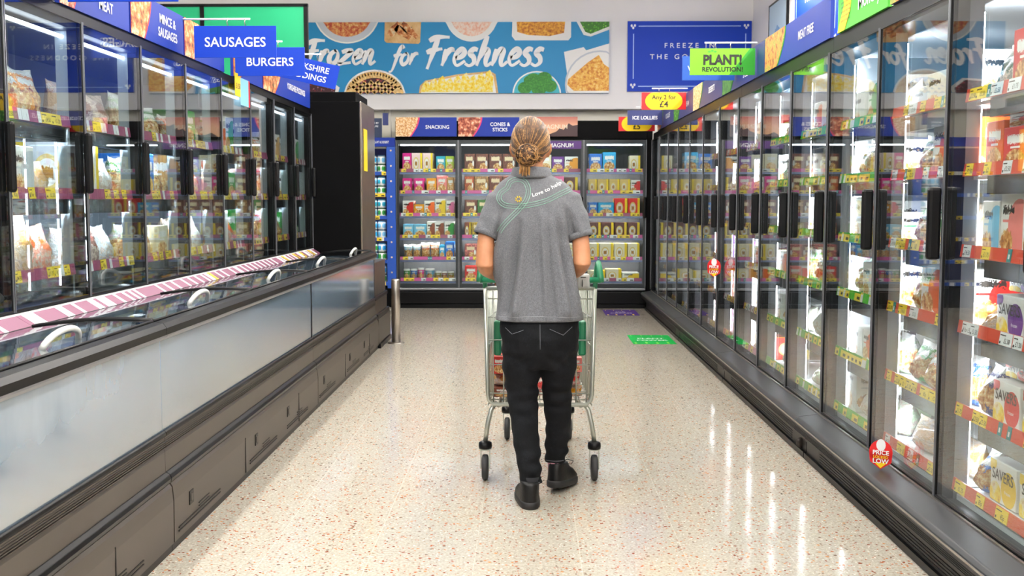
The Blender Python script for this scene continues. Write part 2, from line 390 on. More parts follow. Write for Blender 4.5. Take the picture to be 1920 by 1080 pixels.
for k in range(-3, 4):
    for s_ in (1, -1):
        px = 706+k*13; pts = [bp(px-14*s_, 176), bp(px+8*s_, 152+abs(k)*2)]
        ribbon(b, [(pts[0][0]+(pts[1][0]-pts[0][0])*t/4, pts[0][1]+(pts[1][1]-pts[0][1])*t/4) for t in range(5)], .035, yb-.009, f_crust, False)
for k in range(26):
    a = math.radians(8+k*164/25); px, py = 706+50*math.cos(a), 181-42*math.sin(a)
    if py < 174: c_ = bp(px, py); b.disc(c_[0], c_[1], .03, .03, yb-.0065, f_crust, n=10)
quadp(b, [(788, 176), (790, 162), (800, 152), (860, 140), (920, 134), (930, 140), (935, 176)], f_wood, .001); quadp(b, [(792, 176), (795, 163), (802, 156), (860, 144), (918, 138), (926, 143), (931, 176)], bowlw, .003)
for k in range(9):
    px = 800+k*14.5; top = 152-k*1.8-(k % 3)*3; quadp(b, [(px-9, 174), (px-4, top+6), (px+4, top), (px+10, top+14), (px+9, 174)], f_taco, .005+k*.0004)
plate(b, 1006, 178, 45, 42, bowlw, bowlt, .94)
for k, (dx, dy, r) in enumerate(((-22, -4, 13), (-6, -20, 15), (14, -24, 14), (24, -8, 13), (4, -2, 14), (-14, -20, 10))):
    c_ = bp(1006+dx, 170+dy*.9); b.disc(c_[0], c_[1], r/142.4, r*.85/142.4, yb-.006-k*.0004, f_broc, clip=(x0, x1, z0, z1))
quadp(b, [(560, 152), (620, 148), (641, 165), (638, 176), (560, 176)], bowlw, .001); quadp(b, [(560, 156), (616, 152), (634, 167), (632, 176), (560, 176)], f_berry, .004)
b.build('board', bn, off=bn.location)
b = MB(); c_ = bp(573, 121); xe = script(b, 'Frozen', c_[0], c_[1], .177, .062, yb-.006, txtw)
c_ = bp(738, 122); script(b, 'for', c_[0], c_[1], .148, .046, yb-.006, txtw); c_ = bp(795, 124); script(b, 'Freshness', c_[0], c_[1], .212, .068, yb-.006, txtw)
b.build('lettering', bn, off=bn.location)
# FREEZE IN THE GOODNESS
def blue_board(loc, rz, w, h, lines, label, sz=.115, m=blue2, lm=txtw):
    t = thing('wall_sign', label, 'sign', loc, rz)
    MB().box(-w/2, w/2, -.03, 0, 0, h, m).build('board', t)
    d = MB(); q = .07
    for a in ((-w/2+.14, w/2-.14, h-q, h-q+.012), (-w/2+.14, w/2-.14, q-.012, q), (-w/2+q, -w/2+q+.012, .16, h-.16), (w/2-q-.012, w/2-q, .16, h-.16)):
        d.poly([(a[0], a[2]), (a[1], a[2]), (a[1], a[3]), (a[0], a[3])], -.0305, txtl)
    for sx in (-1, 1):
        for sz_ in (q, h-q):
            for k in range(3): d.disc(sx*(w/2-q)+(-.02, .0, .022)[k], sz_+(.012, -.015, .014)[k], .014, .018, -.0305, lm, n=10)
    for i, l in enumerate(lines): d.text(l, sz, 0, h*.62-i*sz*1.62, -.0325, lm, .006, sx=1.1)
    d.build('lettering', t); return t
a0, a1 = bp(1173, 173), bp(1400, 40)
blue_board(((a0[0]+a1[0])/2, WY, a0[1]), 0, a1[0]-a0[0], a1[1]-a0[1], ['F R E E Z E   I N', 'T H E   G O O D N E S S'], 'royal blue board with thin border reading FREEZE IN THE GOODNESS on the back wall', .088)
blue_board((2.9, 10.75, 2.8), -math.pi/2, 1.6, .95, ['FREEZE IN', 'THE GOODNESS'], 'blue sign reading FREEZE IN on the side wall above the right freezers', .15)
t = thing('framed_poster', 'pale blue framed poster with a flower outline on the side wall by the corner', 'poster', (2.9, 12.35, 2.72), -math.pi/2)
MB().box(-.42, .42, -.025, 0, 0, .92, mat('pale_blue_print', '#bcd3e6', .5)).build('sheet', t)
d = MB()
for k in range(8):
    a = k*math.pi/4; d.disc(.1*math.cos(a), .5+.1*math.sin(a), .05, .05, -.026-.0003*k, mat('soft_blue_print', '#7fa6cf', .5), n=12)
d.tube([(0, -.026, .4), (0, -.026, .25)], .006, M['soft_blue_print']); d.build('flower_print', t)
MB().box(-.44, -.42, -.03, 0, -.02, .94, black).box(.42, .44, -.03, 0, -.02, .94, black).box(-.44, .44, -.03, 0, .92, .94, black).build('frame', t)
# green boards on top of the end cabinet
t = thing('green_header_board', 'large emerald green board in a black frame above the black end cabinet', 'board', (-3.16, 9.62, 2.3255))
g = MB()
for xa, xb in ((-1.2, .2), (.22, 1.13)): g.box(xa, xb, -.01, .01, .02, .77, greenb)
g.build('panel', t)
g = MB().box(-1.24, 1.17, -.02, .02, .77, .795, black).box(-1.24, 1.17, -.02, .02, 0, .02, black)
for xa in (-1.23, .21, 1.15): g.box(xa-.018, xa+.018, -.02, .02, 0, .78, black)
g.build('frame', t)

def header_sign(name, label, loc, rz, w, h, picw, pic, lines, size, bm=blue, edge=pink, yoff=0, group=None, tx=None, tm=txtw):
    """printed header card: picture at its left end, coloured field with words"""
    t = thing(name, label, 'sign', loc, rz, group)
    MB().box(0, w, -.02, 0, 0, h, bm).build('card', t)
    d = MB()
    if picw:
        p = [(0, 0)]+[(picw*(.62+.38*math.sin(k/10*math.pi/2)), h*k/10) for k in range(11)]+[(0, h)]
        e = [(0, 0)]+[(x+(.018 if 0 < i else .018), z) for i, (x, z) in enumerate(p[1:-1])]+[(0, h)]
        d.poly(e, -.0205, edge); d.poly(p, -.022, pic)
    if d.f: d.build('picture', t)
    d = MB(); cx = tx if tx is not None else (picw+w)/2
    for i, l in enumerate(lines): d.text(l, size, cx, h/2+size*1.05*((len(lines)-1)/2-i)-size*.36, -.0225, tm, .014, sx=.95)
    if lines: d.build('lettering', t)
    return t
# left row headers (words run away from the camera), z 2.17..2.385
LH = 'blue headers above the left freezers'
for ya, yb_, pw, pic, lines, lab in (
    (2.6, 4.38, .4, f_leaf, [], 'plain blue header at the near end of the left freezers, cut by the frame'),
    (4.42, 5.19, .20, f_meat, ['', 'MEAT'], 'blue header with sliced meat picture reading MEAT above the left freezers'),
    (5.21, 6.0, .27, f_saus, ['MINCE &', 'SAUSAGES'], 'blue header with sausage bowl picture reading MINCE & SAUSAGES'),
    (6.02, 6.8, .25, f_saus, ['SAUSAGES'], 'blue header reading SAUSAGES behind the hanging SAUSAGES sign'),
    (7.01, 7.77, .25, f_burger, ['BURGERS'], 'blue header with burger picture behind the hanging BURGERS sign'),
    (7.79, 9.46, .55, f_saus, ['YORKSHIRE PUDDINGS'], 'blue header reading YORKSHIRE PUDDINGS beside the black end cabinet')):
    header_sign('header_sign', lab, (LX-.01, ya, 2.172), math.pi/2, yb_-ya, .215, pw, pic, lines, .068, edge=redp)
# right row headers
for yfar, ynear, pw, pic, lines, lab, bmm in (
    (5.33, 4.6, .0, f_meat, [], '', lime),
    (6.93, 5.46, .52, f_burger, ['MEAT FREE'], 'blue header with burger picture reading MEAT FREE above the right freezers', blue),
    (8.42, 6.96, .5, f_leaf, ['POTATO', 'SPECIALITIES'], 'blue header behind the green hanging sign above the right freezers', navy),
    (9.9, 8.45, .5, f_mix, ['DESSERTS'], 'blue header with dessert picture in the middle of the right row', navy),
    (11.2, 9.93, .45, f_peas, ['ICE CREAM'], 'navy header with green picture near the far end of the right row', navy),
    (12.6, 11.23, .45, f_meat, ['ICE LOLLIES'], 'navy header at the far end of the right freezers by the corner', navy),
    (4.56, 2.7, .5, f_burger, [], 'navy header over the nearest right freezer, half out of frame', navy)):
    if bmm is lime:
        t = thing('header_sign', 'green and yellow header reading Meat Free Mondays above the right freezers', 'sign', (RX+.01, yfar, 2.178), -math.pi/2)
        MB().box(0, .73, -.02, 0, 0, .3, gpale).build('card', t)
        d = MB().poly([(0, .0), (.12, 0), (.2, .08), (.26, .3), (.06, .3), (.1, .12)], -.0205, yellow).text('500', .1, .15, .2, -.0225, txtk, .02).text('More Points', .028, .15, .165, -.0225, txtk)
        for k in range(5): d.text('points on meat free', .018, .13, .13-k*.022, -.0225, txtk, .004)
        d.build('offer_print', t); d = MB().text('Meat Free', .085, .5, .17, -.0225, txtw).text('Mondays', .1, .5, .06, -.0225, txtw); d.build('lettering', t)
    else: header_sign('header_sign', lab, (RX+.01, yfar, 2.178), -math.pi/2, yfar-ynear, .215, pw, pic, lines, .07, bm=bmm, edge=grass)
# back row headers
for xa, w, pic, lines, lab in ((-1.64, .755, f_mix, ['SNACKING'], 'blue header with snack picture reading SNACKING on the back freezers'),
                               (-.865, .755, f_meat, ['CONES &', 'STICKS'], 'blue header with lolly picture reading CONES & STICKS')):
    header_sign('header_sign', lab, (xa, BY-.062, 2.14), 0, w, .235, .28, pic, lines, .062)
def sunset():
    n = NT('sunset_print'); z = n.sep(n.coord('Generated'))[2]
    n.base(n.ramp(z, [(0, lin('#d9a77c')), (.5, lin('#e0a888')), (1, lin('#a8584e'))]), .45); return n.m
t = header_sign('header_sign', 'peach sunset header with dark mountains reading MAGNUM behind the person', (-.03, BY-.062, 2.14), 0, .64, .24, 0, None, ['MAGNUM'], .075, bm=sunset(), tx=.36, tm=mat('pale_gold_lettering', '#f0dcc4', .5))
d = MB().poly([(.02, 0), (.1, .05), (.18, .02), (.3, .03), (.38, .06), (.42, .1), (.47, .08), (.53, .16), (.58, .13), (.64, .14), (.64, 0)], -.0205, mat('dark_mountain_print', '#3a1f22', .5)); d.build('mountain_print', t)

def hanging_sign(label, x0, x1, Y, ztop, h, bm, side, draw, rodz=None, tilt=0, group=None, rod=True):
    """card on a white rod reaching out from the header rail; side is the rail's x"""
    xm = (x0+x1)/2; t = thing('hanging_sign', label, 'sign', (xm, Y, ztop))
    w = x1-x0; cdm = MB().box(-w/2, w/2, -.004, .004, -h, 0, bm); o = cdm.build('card', t, bevel=.001)
    d = MB(); draw(d, w, h); l = d.build('lettering', t)
    for q in (o, l): q.rotation_euler = (0, tilt, 0)
    rz = .04; inner = (x0+.1-xm) if side > xm else (x1-.15-xm)
    if rod: MB().tube([(side-xm, .012, rz), (inner, .012, rz)], .006, white).build('rod', t)
    for k in (-.04, .06):
        MB().tube([(k, .006, rz+.006), (k-.008, .006, rz-.015), (k, .006, -.012)], .003, steel, 6).build('clip', t)
    return t
def words(lines, size, m=txtw, bold=.012):
    def f(d, w, h):
        for i, l in enumerate(lines): d.text(l, size, 0, -h/2+size*1.1*((len(lines)-1)/2-i)-size*.36, -.0055, m, bold)
    return f
hanging_sign('blue hanging sign reading SAUSAGES over the chest freezer', -1.89, -1.424, 6.0, 2.333, .177, blue2, LX, words(['SAUSAGES'], .075))
hanging_sign('blue hanging sign reading BURGERS behind the SAUSAGES sign', -1.945, -1.482, 7.03, 2.362, .187, blue2, LX, words(['BURGERS'], .076))
hanging_sign('tilted blue hanging sign reading YORKSHIRE PUDDINGS in front of the banner', -1.87, -1.405, 7.95, 2.405, .177, blue2, LX, words(['YORKSHIRE', 'PUDDINGS'], .062), tilt=math.radians(13))
hanging_sign('nearest blue hanging sign on the left, cut off by the top of the frame', -1.93, -1.465, 4.45, 2.36, .18, blue2, LX, words(['MEAT'], .075))
def plant(d, w, h):
    d.poly([(w*.1, -h), (w/2, -h), (w/2, -.0), (w*.42, -.0)], -.0042, grass, .001)
    for k in range(3): d.disc(-.09+k*.02, -.022+(k % 2)*.006, .01, .006, -.0042, grass, n=8)
    d.text('PLANT!', .09, 0, -h*.6, -.0062, txtk, .045, sx=.88); d.text('REVOLUTION!', .043, 0, -h*.87, -.0062, txtk, .03)
hanging_sign('lime green hanging sign reading PLANT REVOLUTION over the right freezers', 1.092, 1.53, 7.2, 2.372, .177, lime, 1.545, plant)
hanging_sign('blue hanging sign half hidden behind the green PLANT sign', 1.142, 1.53, 7.9, 2.415, .177, mat('mid_blue_card', '#0f4fae', .45), 1.545, words(['VEGETABLES'], .055))
def offer(big, small, sz=.085):
    def f(d, w, h):
        d.disc(0, -h/2, w*.42, h*.66, -.0042, yellow, clip=(-w*.42, w*.42, -h, 0))
        if small: d.text(small, .06, 0, -h*.4, -.0062, txtk, .02)
        d.text(big, sz, 0, -h*.86, -.0062, txtk, .02)
    return f
hanging_sign('red and yellow hanging offer sign reading Any 2 for £4', 1.10, 1.53, 10.3, 2.393, .164, redp, 1.545, offer('£4', 'Any 2 for'))
hanging_sign('small navy hanging sign reading ICE LOLLIES near the corner', 1.133, 1.53, 12.1, 2.375, .165, navy, 1.545, words(['ICE LOLLIES'], .055, bold=.016))
hanging_sign('red and yellow hanging offer sign behind the ICE LOLLIES sign', 1.05, 1.47, 12.3, 2.318, .165, redp, 1.545, offer('£5', ''))
hanging_sign('blue hanging sign cut off by the top edge above the right freezers', 1.27, 1.48, 5.7, 2.595, .177, blue2, 1.545, words([], .07))
t = thing('hanging_sign', 'small blue ceiling sign just showing at the top edge of the picture', 'sign', (-1.03, 9, 3.05))
MB().box(-.17, .17, -.01, .01, .0, .3, blue2).build('card', t); MB().tube([(-.12, 0, .3), (-.12, 0, 1.1)], .004, steel).build('cable', t); MB().tube([(.12, 0, .3), (.12, 0, 1.1)], .004, steel).build('cable', t)

# ------------------------------------------------------------------ freezers
PRICES = ['£2.50', '£1.75', '4 for £5', '£3.50', '85p', '£1.20', '£2', '£4.50']
def strip(mb, x0, x1, h, basem, style, r, T=None, words_=False, y=0.0):
    """shelf-edge strip with tickets; style = (yellow share, white share, accent material)"""
    mb.box(x0, x1, y-.003, y+.003, 0, h, basem, T); x = x0+r.uniform(.01, .05); acc = style[2]
    while x < x1-.05:
        w = r.choice((.055, .06, .065, .09)); q = r.random()
        m = tkty if q < style[0] else tktw if q < style[0]+style[1] else acc if q < style[0]+style[1]+.08 else None
        if m is not None and x+w < x1:
            ww = w if m is not acc else .028
            mb.box(x, x+ww, y-.005, y-.003, .001, h-.001, m, T)
            if m is acc: mb.box(x+.009, x+.019, y-.0058, y-.005, h*.25, h*.6, tktw, T)
            elif words_: mb.text(r.choice(PRICES), h*.52, x+ww*.62, h*.2, y-.0056, txtk, .004, T=T, sx=.8); mb.box(x+.005, x+ww*.5, y-.0056, y-.005, h*.72, h*.8, txtk, T); mb.box(x+.004, x+.012, y-.0056, y-.005, h*.12, h*.3, txtk, T)
            else: mb.box(x+ww*.45, x+ww*.88, y-.0056, y-.005, h*.2, h*.5, txtk, T)
            if style[3]: mb.box(x, x+ww, y-.0056, y-.005, h*.82, h, grass if m is tkty else tkty, T)
            x += ww
        x += r.choice((.0, .004, .04, .09))
def door(parent, x, w, z0, z1, gm, name_r, hz, hside, hmat, fr=.012, deep=.028, tilt=0.0, fm=None, frw=None, hwid=.034, hdep=.05):
    """glazed door; origin at its centre so that it may hang a trifle out of true"""
    xc = x+w/2; hw = w/2-.004; fm = fm or black; f2 = frw or fr
    o = MB().box(-hw, -hw+fr, -deep, 0, z0, z1, fm).box(hw-fr, hw, -deep, 0, z0, z1, fm).box(-hw+fr, hw-fr, -deep, 0, z0, z0+f2, fm).box(-hw+fr, hw-fr, -deep, 0, z1-f2, z1, fm)
    o.box(-hw-.001, -hw+.004, -deep-.003, -deep+.002, z0, z1, ally).box(hw-.004, hw+.001, -deep-.003, -deep+.002, z0, z1, ally)
    d = o.build('door', parent, (xc, 0, 0)); d.rotation_euler = (0, 0, tilt)
    MB().box(-hw+fr, hw-fr, -.014, -.006, z0+f2, z1-f2, gm).build('door_glass', d)
    if hmat is not None:
        hx = (hw-.003-hwid, hw-.003) if hside > 0 else (-hw+.003, -hw+.003+hwid)
        MB().rbox(hx[0], hx[1], -deep-hdep, -deep-.001, hz[0], hz[1], min(.012, hdep*.4), hmat).build('handle', d)
    return d
def carcass(parent, L, z0, z1, depth, lm, head, back=None):
    MB().box(0, L, depth, depth+.02, z0, z1, lm).box(0, L, .14, depth, z1-.05, z1-.04, lm).box(0, L, .06, depth, z0, z0+.02, lm).box(.0, .012, .13, depth, z0, z1-.05, lm).box(L-.012, L, .13, depth, z0, z1-.05, lm).build('liner', parent)
    MB().box(0, L, 0.003, .14, z1-.045, head, black).box(0, L, .14, depth+.06, z1-.04, head, black).box(0, L, depth+.02, depth+.06, .05, z1-.04, black).build('canopy', parent)
def mullion(parent, x, z0, z1, darkm, greym, lm, sides='front', w=.022):
    MB().box(x-w, x+w, .003, .045, z0, z1, darkm).box(x-w*.9, x+w*.9, .045, .098, z0, z1, greym).build('mullion', parent)
    if sides == 'front': MB().box(x-w*.55, x+w*.55, .099, .105, z0+.06, z1-.06, lm).build('light_tube', parent)
    if '+' in sides: MB().box(x+w+.001, x+w+.009, .028, .058, z0+.08, z1-.08, lm).build('light_tube', parent)
    if '-' in sides: MB().box(x-w-.009, x-w-.001, .028, .058, z0+.08, z1-.08, lm).build('light_tube', parent)
def shelf(parent, x0, x1, z, depth, basem, style, r, w_, lip=chrome, ys=.036, h=.042, ins=0.0, lh=.067, lm=None):
    xs, x0 = x0, x0+ins
    o = MB().box(xs, x1, .075, depth, z-.034, z-.022, white).box(x0, x1, .056, .062, z-.018-lh, z-.018, lip).box(x0, x1, .056, .08, z-.021-lh, z-.017-lh, lip).box(x0, x1, .062, .076, z-.034, z-.022, white).build('shelf', parent)
    if lm: MB().box(x0+.01, x1-.01, .064, .075, z-.040, z-.035, lm).build('shelf_fill_light', o)
    p = MB(); T = Matrix.Translation((0, ys, z-h/2)) @ Matrix.Rotation(math.radians(-8), 4, 'X')
    strip(p, xs+.004, x1-.004, h, basem, style, r, T, w_); p.box(x0, x1, ys+.004, .058, z-.024, z-.018, white); p.build('price_strip', o)
    return o
SZ = [1.727, 1.46, 1.168, .89, .585, .30]
def right_module(i, k0, n):
    far = RE0+RP*(k0+n); L = RP*n-.003; r = random.Random(40+i)
    lab = ['nearest glass-door freezer of the right-hand row, cut off by the frame', 'second glass-door freezer in the right row, with green shelf strips', 'third glass-door freezer along the right row, towards the far end', 'farthest glass-door freezer of the right row, meeting the back wall units'][i]
    t = thing('upright_freezer', lab, 'freezer', (RX, far, 0), -math.pi/2, 'right-hand row of glass-door freezers'); e = .0
    carcass(t, L, .19, 2.12, .72, liner, 2.178)
    for j in range(n+1): mullion(t, min(max(j*RP, .0255), L-.0255), .235, 2.09, black, ally, led)
    b0 = .16 if i == 3 else 0
    # front bumper ledge, ribbed rail and kick plate
    MB().extrude_x([(.06, .19), (.06, .236), (-.02, .236), (-.135, .222), (-.15, .205), (-.15, .19), (-.14, .18)], b0, L, slab).build('bumper', t, bevel=.004); MB().box(b0, L, -.032, -.022, .234, .242, steel).box(b0, L, -.1525, -.149, .196, .203, steel).build('trim_and_highlight_strip', t)  # upper strip is silver trim; lower one stands in for the bumper-edge highlight
    q = MB().extrude_x([(.0, .19), (-.14, .188), (-.146, .180), (-.146, .150), (-.128, .135), (-.10, .125), (0, .125)], b0, L, ribm)
    for k in range(4): q.box(b0, L, -.149, -.146, .152+k*.007, .155+k*.007, black)
    q.build('ribbed_rail', t)
    q = MB().box(b0, L-.01, -.085, .6, .0, .124, kickm).box(b0, L-.01, -.094, -.085, .094, .108, kickm).box(b0, L-.01, -.1, -.085, .0, .03, black)
    for k in range(4): q.box(b0+.25, L-.3, -.089, -.085, .04+k*.013, .045+k*.013, black)
    q.build('kick_plate', t)
    if i == 0 or i == 1: MB().lathe([(.03, -.004), (.03, 0), (.012, .001)], (L-.09, -.0875, .062), ribm, axis='Y', n=16).build('kick_plate_knob', t)
    for j in range(n):
        k = k0+n-1-j; x = j*RP
        d = door(t, x, RP, .24, 2.1, clearp, r, (1.13, 1.4), 1, black, tilt=r.uniform(-.005, .005), fr=.009, deep=.018)
        basem, st = (orst, (.3, .25, teal, False)) if k <= 1 else (gpale, (.6, .22, tktw, True)) if k <= 4 else (r.choice((maroon, magst, orst, purple)), (.4, .3, teal, False))
        for s_, z in enumerate(SZ):
            if k > 4: basem = r.choice((maroon, magst, maroon, orst))
            shelf(t, x+.03, x+RP-.03, z, .66, basem, st, r, k in (0, 1), ins=.16, h=.046)
        if k <= 3:
            g = MB()
            for a in range(30): g.box(x+.04+a*.0232, x+.048+a*.0232, .06, .2, .248, .254, white)
            g.box(x+.03, x+RP-.03, .055, .06, .225, .258, white).box(x+.03, x+RP-.03, .2, .206, .225, .258, white).build('air_grille', t)
for i, (k0, n) in enumerate(((-1, 4), (3, 3), (6, 3), (9, 4))): right_module(i, k0, n)
# price tags on the glass
def tagpad(label, Y, z, s):
    t = thing('price_sticker', label, 'sticker', (RX-.078, Y, z), -.45); d = MB()
    d.disc(0, 0, .055*s, .06*s, 0, redp, n=20).poly([(-.055*s, 0), (.055*s, 0), (.05*s, -.05*s), (0, -.085*s), (-.05*s, -.05*s)], 0, redp); d.build('badge', t)
    d = MB().disc(0, .035*s, .022*s, .03*s, -.0016, tktw, n=16, th=.0005); d.poly([(-.03*s, -.052*s), (.03*s, -.052*s), (0, -.08*s)], -.0016, yellow, .0005)
    d.text('PRICE', .03*s, 0, -.012*s, -.0035, txtw, .02).text('LOCKED', .018*s, 0, -.03*s, -.0035, yellow, .02).text('LOW', .032*s, 0, -.055*s, -.0035, txtw, .02); d.build('lettering', t)
tagpad('red and yellow PRICE LOCKED LOW sticker low on a near right freezer door', 4.32, .305, .85)
tagpad('red and yellow round sticker halfway up a far right freezer door', 8.3, .83, 1.0)

def back_module(i):
    L = BP*2-.003; r = random.Random(60+i)
    t = thing('upright_freezer', ['back wall ice cream freezer with pink snack boxes, left of the person', 'back wall ice cream freezer in the corner, right of the person'][i], 'freezer', (BX+i*L, BY, 0), 0, 'ice cream freezers along the back wall')
    carcass(t, L, .2, 2.10, .62, bliner, 2.335)
    MB().box(0, L, -.045, .0, 2.11, 2.335, blackm).build('header_panel', t)
    MB().box(0, L, -.01, .6, 0, .23, blackm).box(0, L, -.07, -.01, .06, .21, black).box(0, L, -.05, 0, .0, .05, black).box(0, L, -.05, 0, .225, .255, ally).build('base', t, bevel=.006)
    for j in range(3): mullion(t, (.015, BP, L-.015)[j], .25, 2.08, black, bliner, ledb, '', (.013, .024, .013)[j])
    MB().box(.05, L-.05, .05, .075, 2.035, 2.05, canl).build('canopy_light', t)
    for j in range(2):
        x = j*BP
        door(t, x, BP, .258, 2.1, clearp, r, (1.13, 1.4), 1, black, fr=.034, tilt=0, fm=mat('dark_slate_frame', '#20272b', .4), frw=.05)
        for s_, z in enumerate(SZ[:5]+[.357]):
            zz = (1.726, 1.457, 1.175, .90, .625, .357)[s_]
            shelf(t, x+.035, x+BP-.035, zz, .56, magst if (s_+j) % 3 else maroon, (.34, .22, teal, False), r, False, lip=mat('lavender_shelf_lip', '#9aa6d8', .35, .3), h=.042, lh=.026, lm=ledb)  # strips hidden behind the lips are added to brighten the packs
    return t
bmods = [back_module(0), back_module(1)]
MB().box(BP*0+.03, BP-.03, -.034, -.03, 1.99, 2.085, purple).text('MAGNUM', .07, .5, 2.01, -.0355, txtw).build('purple_header_strip', bmods[1])
# corner post closing the gap between back row and right row
tag(MB().box(BX+BP*4+.002, RX-.005, BY-.01, BY+.6, 0, 2.33, blackm).build('corner_filler_panel'), 'narrow black filler panel closing the corner by the far right door', 'panel')

LZ = [1.69, 1.38, 1.05]
def combi(i):
    L = LP*4-.003; y0 = LE-LP*4*(i+1); r = random.Random(80+i)
    t = thing('combination_freezer', ['far combination freezer on the left, ending at the black end cabinet', 'middle combination freezer on the left, chest below and glass doors above', 'nearest combination freezer on the left, running out of the frame'][i], 'freezer', (LX, y0, 0), math.pi/2, 'combination freezers down the left side')
    carcass(t, L, .9, 2.13, .62, dliner, 2.172)
    for j in range(5): mullion(t, min(max(j*LP, .022), L-.022), .925, 2.1, black, mat('pale_blue_grey_post', '#b4c0c8', .4), ledl, '', .02)
    MB().box(.03, L-.03, .06, .075, 2.055, 2.067, canl).build('canopy_light', t)
    MB().box(0, L, .05, .056, .925, 1.02, chrome).box(0, L, -.012, .05, .9, .922, black).build('sill', t)
    for j in range(4):
        x = j*LP
        door(t, x, LP, .925, 2.125, clearl, r, (1.38, 1.645), 1, black, tilt=r.uniform(-.006, .006), fr=.009, deep=.016, hwid=.022, hdep=.036)
        for s_, z in enumerate(LZ): shelf(t, x+.028, x+LP-.028, z, .56, maroon, (.35, .3, tktw, False), r, y0+x < 7.2, h=.048, lm=ledl)
    p = MB(); T = Matrix.Translation((0, -.085, .868)) @ Matrix.Rotation(math.radians(-58), 4, 'X')
    strip(p, 0, L, .082, mat('mauve_strip', '#7e4a64', .45), (.09, .38, tktw, False), r, T, True); p.box(0, L, -.02, .0, .9, .919, white).build('price_rail', t)
    # chest: tub, rim, frosted front, bumpers, panels
    MB().box(0, L, -.546, .3, .30, .32, liner).box(0, L, -.1, -.08, .32, .86, liner).box(0, .015, -.546, -.1, .32, .85, liner).box(L-.015, L, -.546, -.1, .32, .85, liner).build('chest_tub', t)
    MB().extrude_x([(-.541, .825), (-.578, .825), (-.593, .842), (-.594, .868), (-.581, .886), (-.551, .892), (-.541, .888)], 0, L, rubber).extrude_x([(-.595, .843), (-.594, .836), (-.579, .8225), (-.573, .8245)], 0, L, ally).build('rim', t)
    MB().extrude_x([(-.558, .44), (-.566, .44), (-.566, .83), (-.558, .83)], 0 if i == 1 else .010, L if i == 2 else L-.010, frostg).build('front_glass', t)
    for xa in ((0, L-.009), (L-.009,), (0,))[i]: MB().extrude_x([(-.551, .44), (-.569, .44), (-.569, .83), (-.551, .83)], xa, xa+.009, black).build('glass_post', t)
    MB().extrude_x([(-.548, .36), (-.548, .439), (-.5665, .4395), (-.568, .470), (-.574, .473), (-.580, .468), (-.582, .456), (-.574, .448), (-.56, .40)], 0, L, rubber).build('upper_bumper', t, bevel=.002)
    q = MB().extrude_x([(-.547, .447), (-.574, .447), (-.570, .40), (-.574, .39), (-.574, .305), (-.547, .305)], 0, L, taupe)
    for k in range(5): q.box(0, L, -.578+.0006*k, -.566, .405+k*.008, .4085+k*.008, ribm)
    q.build('upper_panel', t)
    MB().extrude_x([(-.56, .315), (-.578, .312), (-.592, .302), (-.597, .288), (-.594, .272), (-.56, .266)], 0, L, rubber).build('lower_bumper', t, bevel=.003)
    q = MB().extrude_x([(-.2, .268), (-.59, .268), (-.598, .255), (-.601, .225), (-.603, .2), (-.601, .035), (-.2, .035)], .004, L-.004, taupe).box(0, L, -.592, -.2, 0, .036, black)
    f0 = -.6045; f1 = -.600
    for xa in (.5, 1.55, 2.35):
        q.box(xa-.45, xa+.1, f0, f1, .062, .067, black).box(xa-.45, xa+.1, f0, f1, .076, .081, black).box(xa-.2, xa-.06, f0, f1, .09, .094, black).box(xa-.2, xa-.06, f0, f1, .103, .107, black)
    for xa in (.18, 1.2, 1.9): q.box(xa, xa+.05, f0-.001, f1, .13, .185, black).box(xa+.012, xa+.038, f0-.003, f0-.001, .143, .172, ribm)
    for xa in (1.02, 2.2): q.box(xa, xa+.006, f0, f1, .04, .21, black)
    q.build('kick_panel', t)
    for j in range(2):
        xa, xb = j*L/2+.006, (j+1)*L/2-.006; pr = [(-.088+(-.542+.088)*a/10, .872+.022*a/10+.014*math.sin(math.pi*a/10)) for a in range(11)]
        lo = MB().extrude_x([(y, z+.003) for y, z in pr]+[(y, z) for y, z in pr[::-1]], xa, xb, lidg).build('lid', t)
        f = MB()
        for x in (xa+.006, xb-.006): f.tube([(x, y, z+.003) for y, z in pr], .0075, black, 8)
        f.tube([(xa, pr[-1][0], pr[-1][1]), (xb, pr[-1][0], pr[-1][1])], .006, black).tube([(xa, pr[0][0], pr[0][1]), (xb, pr[0][0], pr[0][1])], .005, black); f.build('lid_frame', lo)
        hx = xa+.72; f = MB().tube([(hx+.13*math.cos(a), -.485-.02*math.sin(a), .896+.05*math.sin(a)) for a in [math.pi*q_/10 for q_ in range(11)]], .0105, mat('pale_grey_plastic', '#c9ccca', .4), 10); f.build('lid_handle', lo)
    return t
for i in range(3): combi(i)
# promo card on a left door
t = thing('promo_card', 'yellow and blue promo card clipped to a left freezer door', 'card', (LX+.034, 6.95, 1.99), math.pi/2)
MB().box(0, .13, -.002, 0, .05, .2, yellow).box(.13, .36, -.002, 0, 0, .18, mat('sky_card', '#8fd0ea', .45)).box(.33, .36, -.003, -.002, 0, .18, redp).build('card', t)
MB().text('£1.50', .05, .065, .1, -.004, txtk).build('lettering', t)
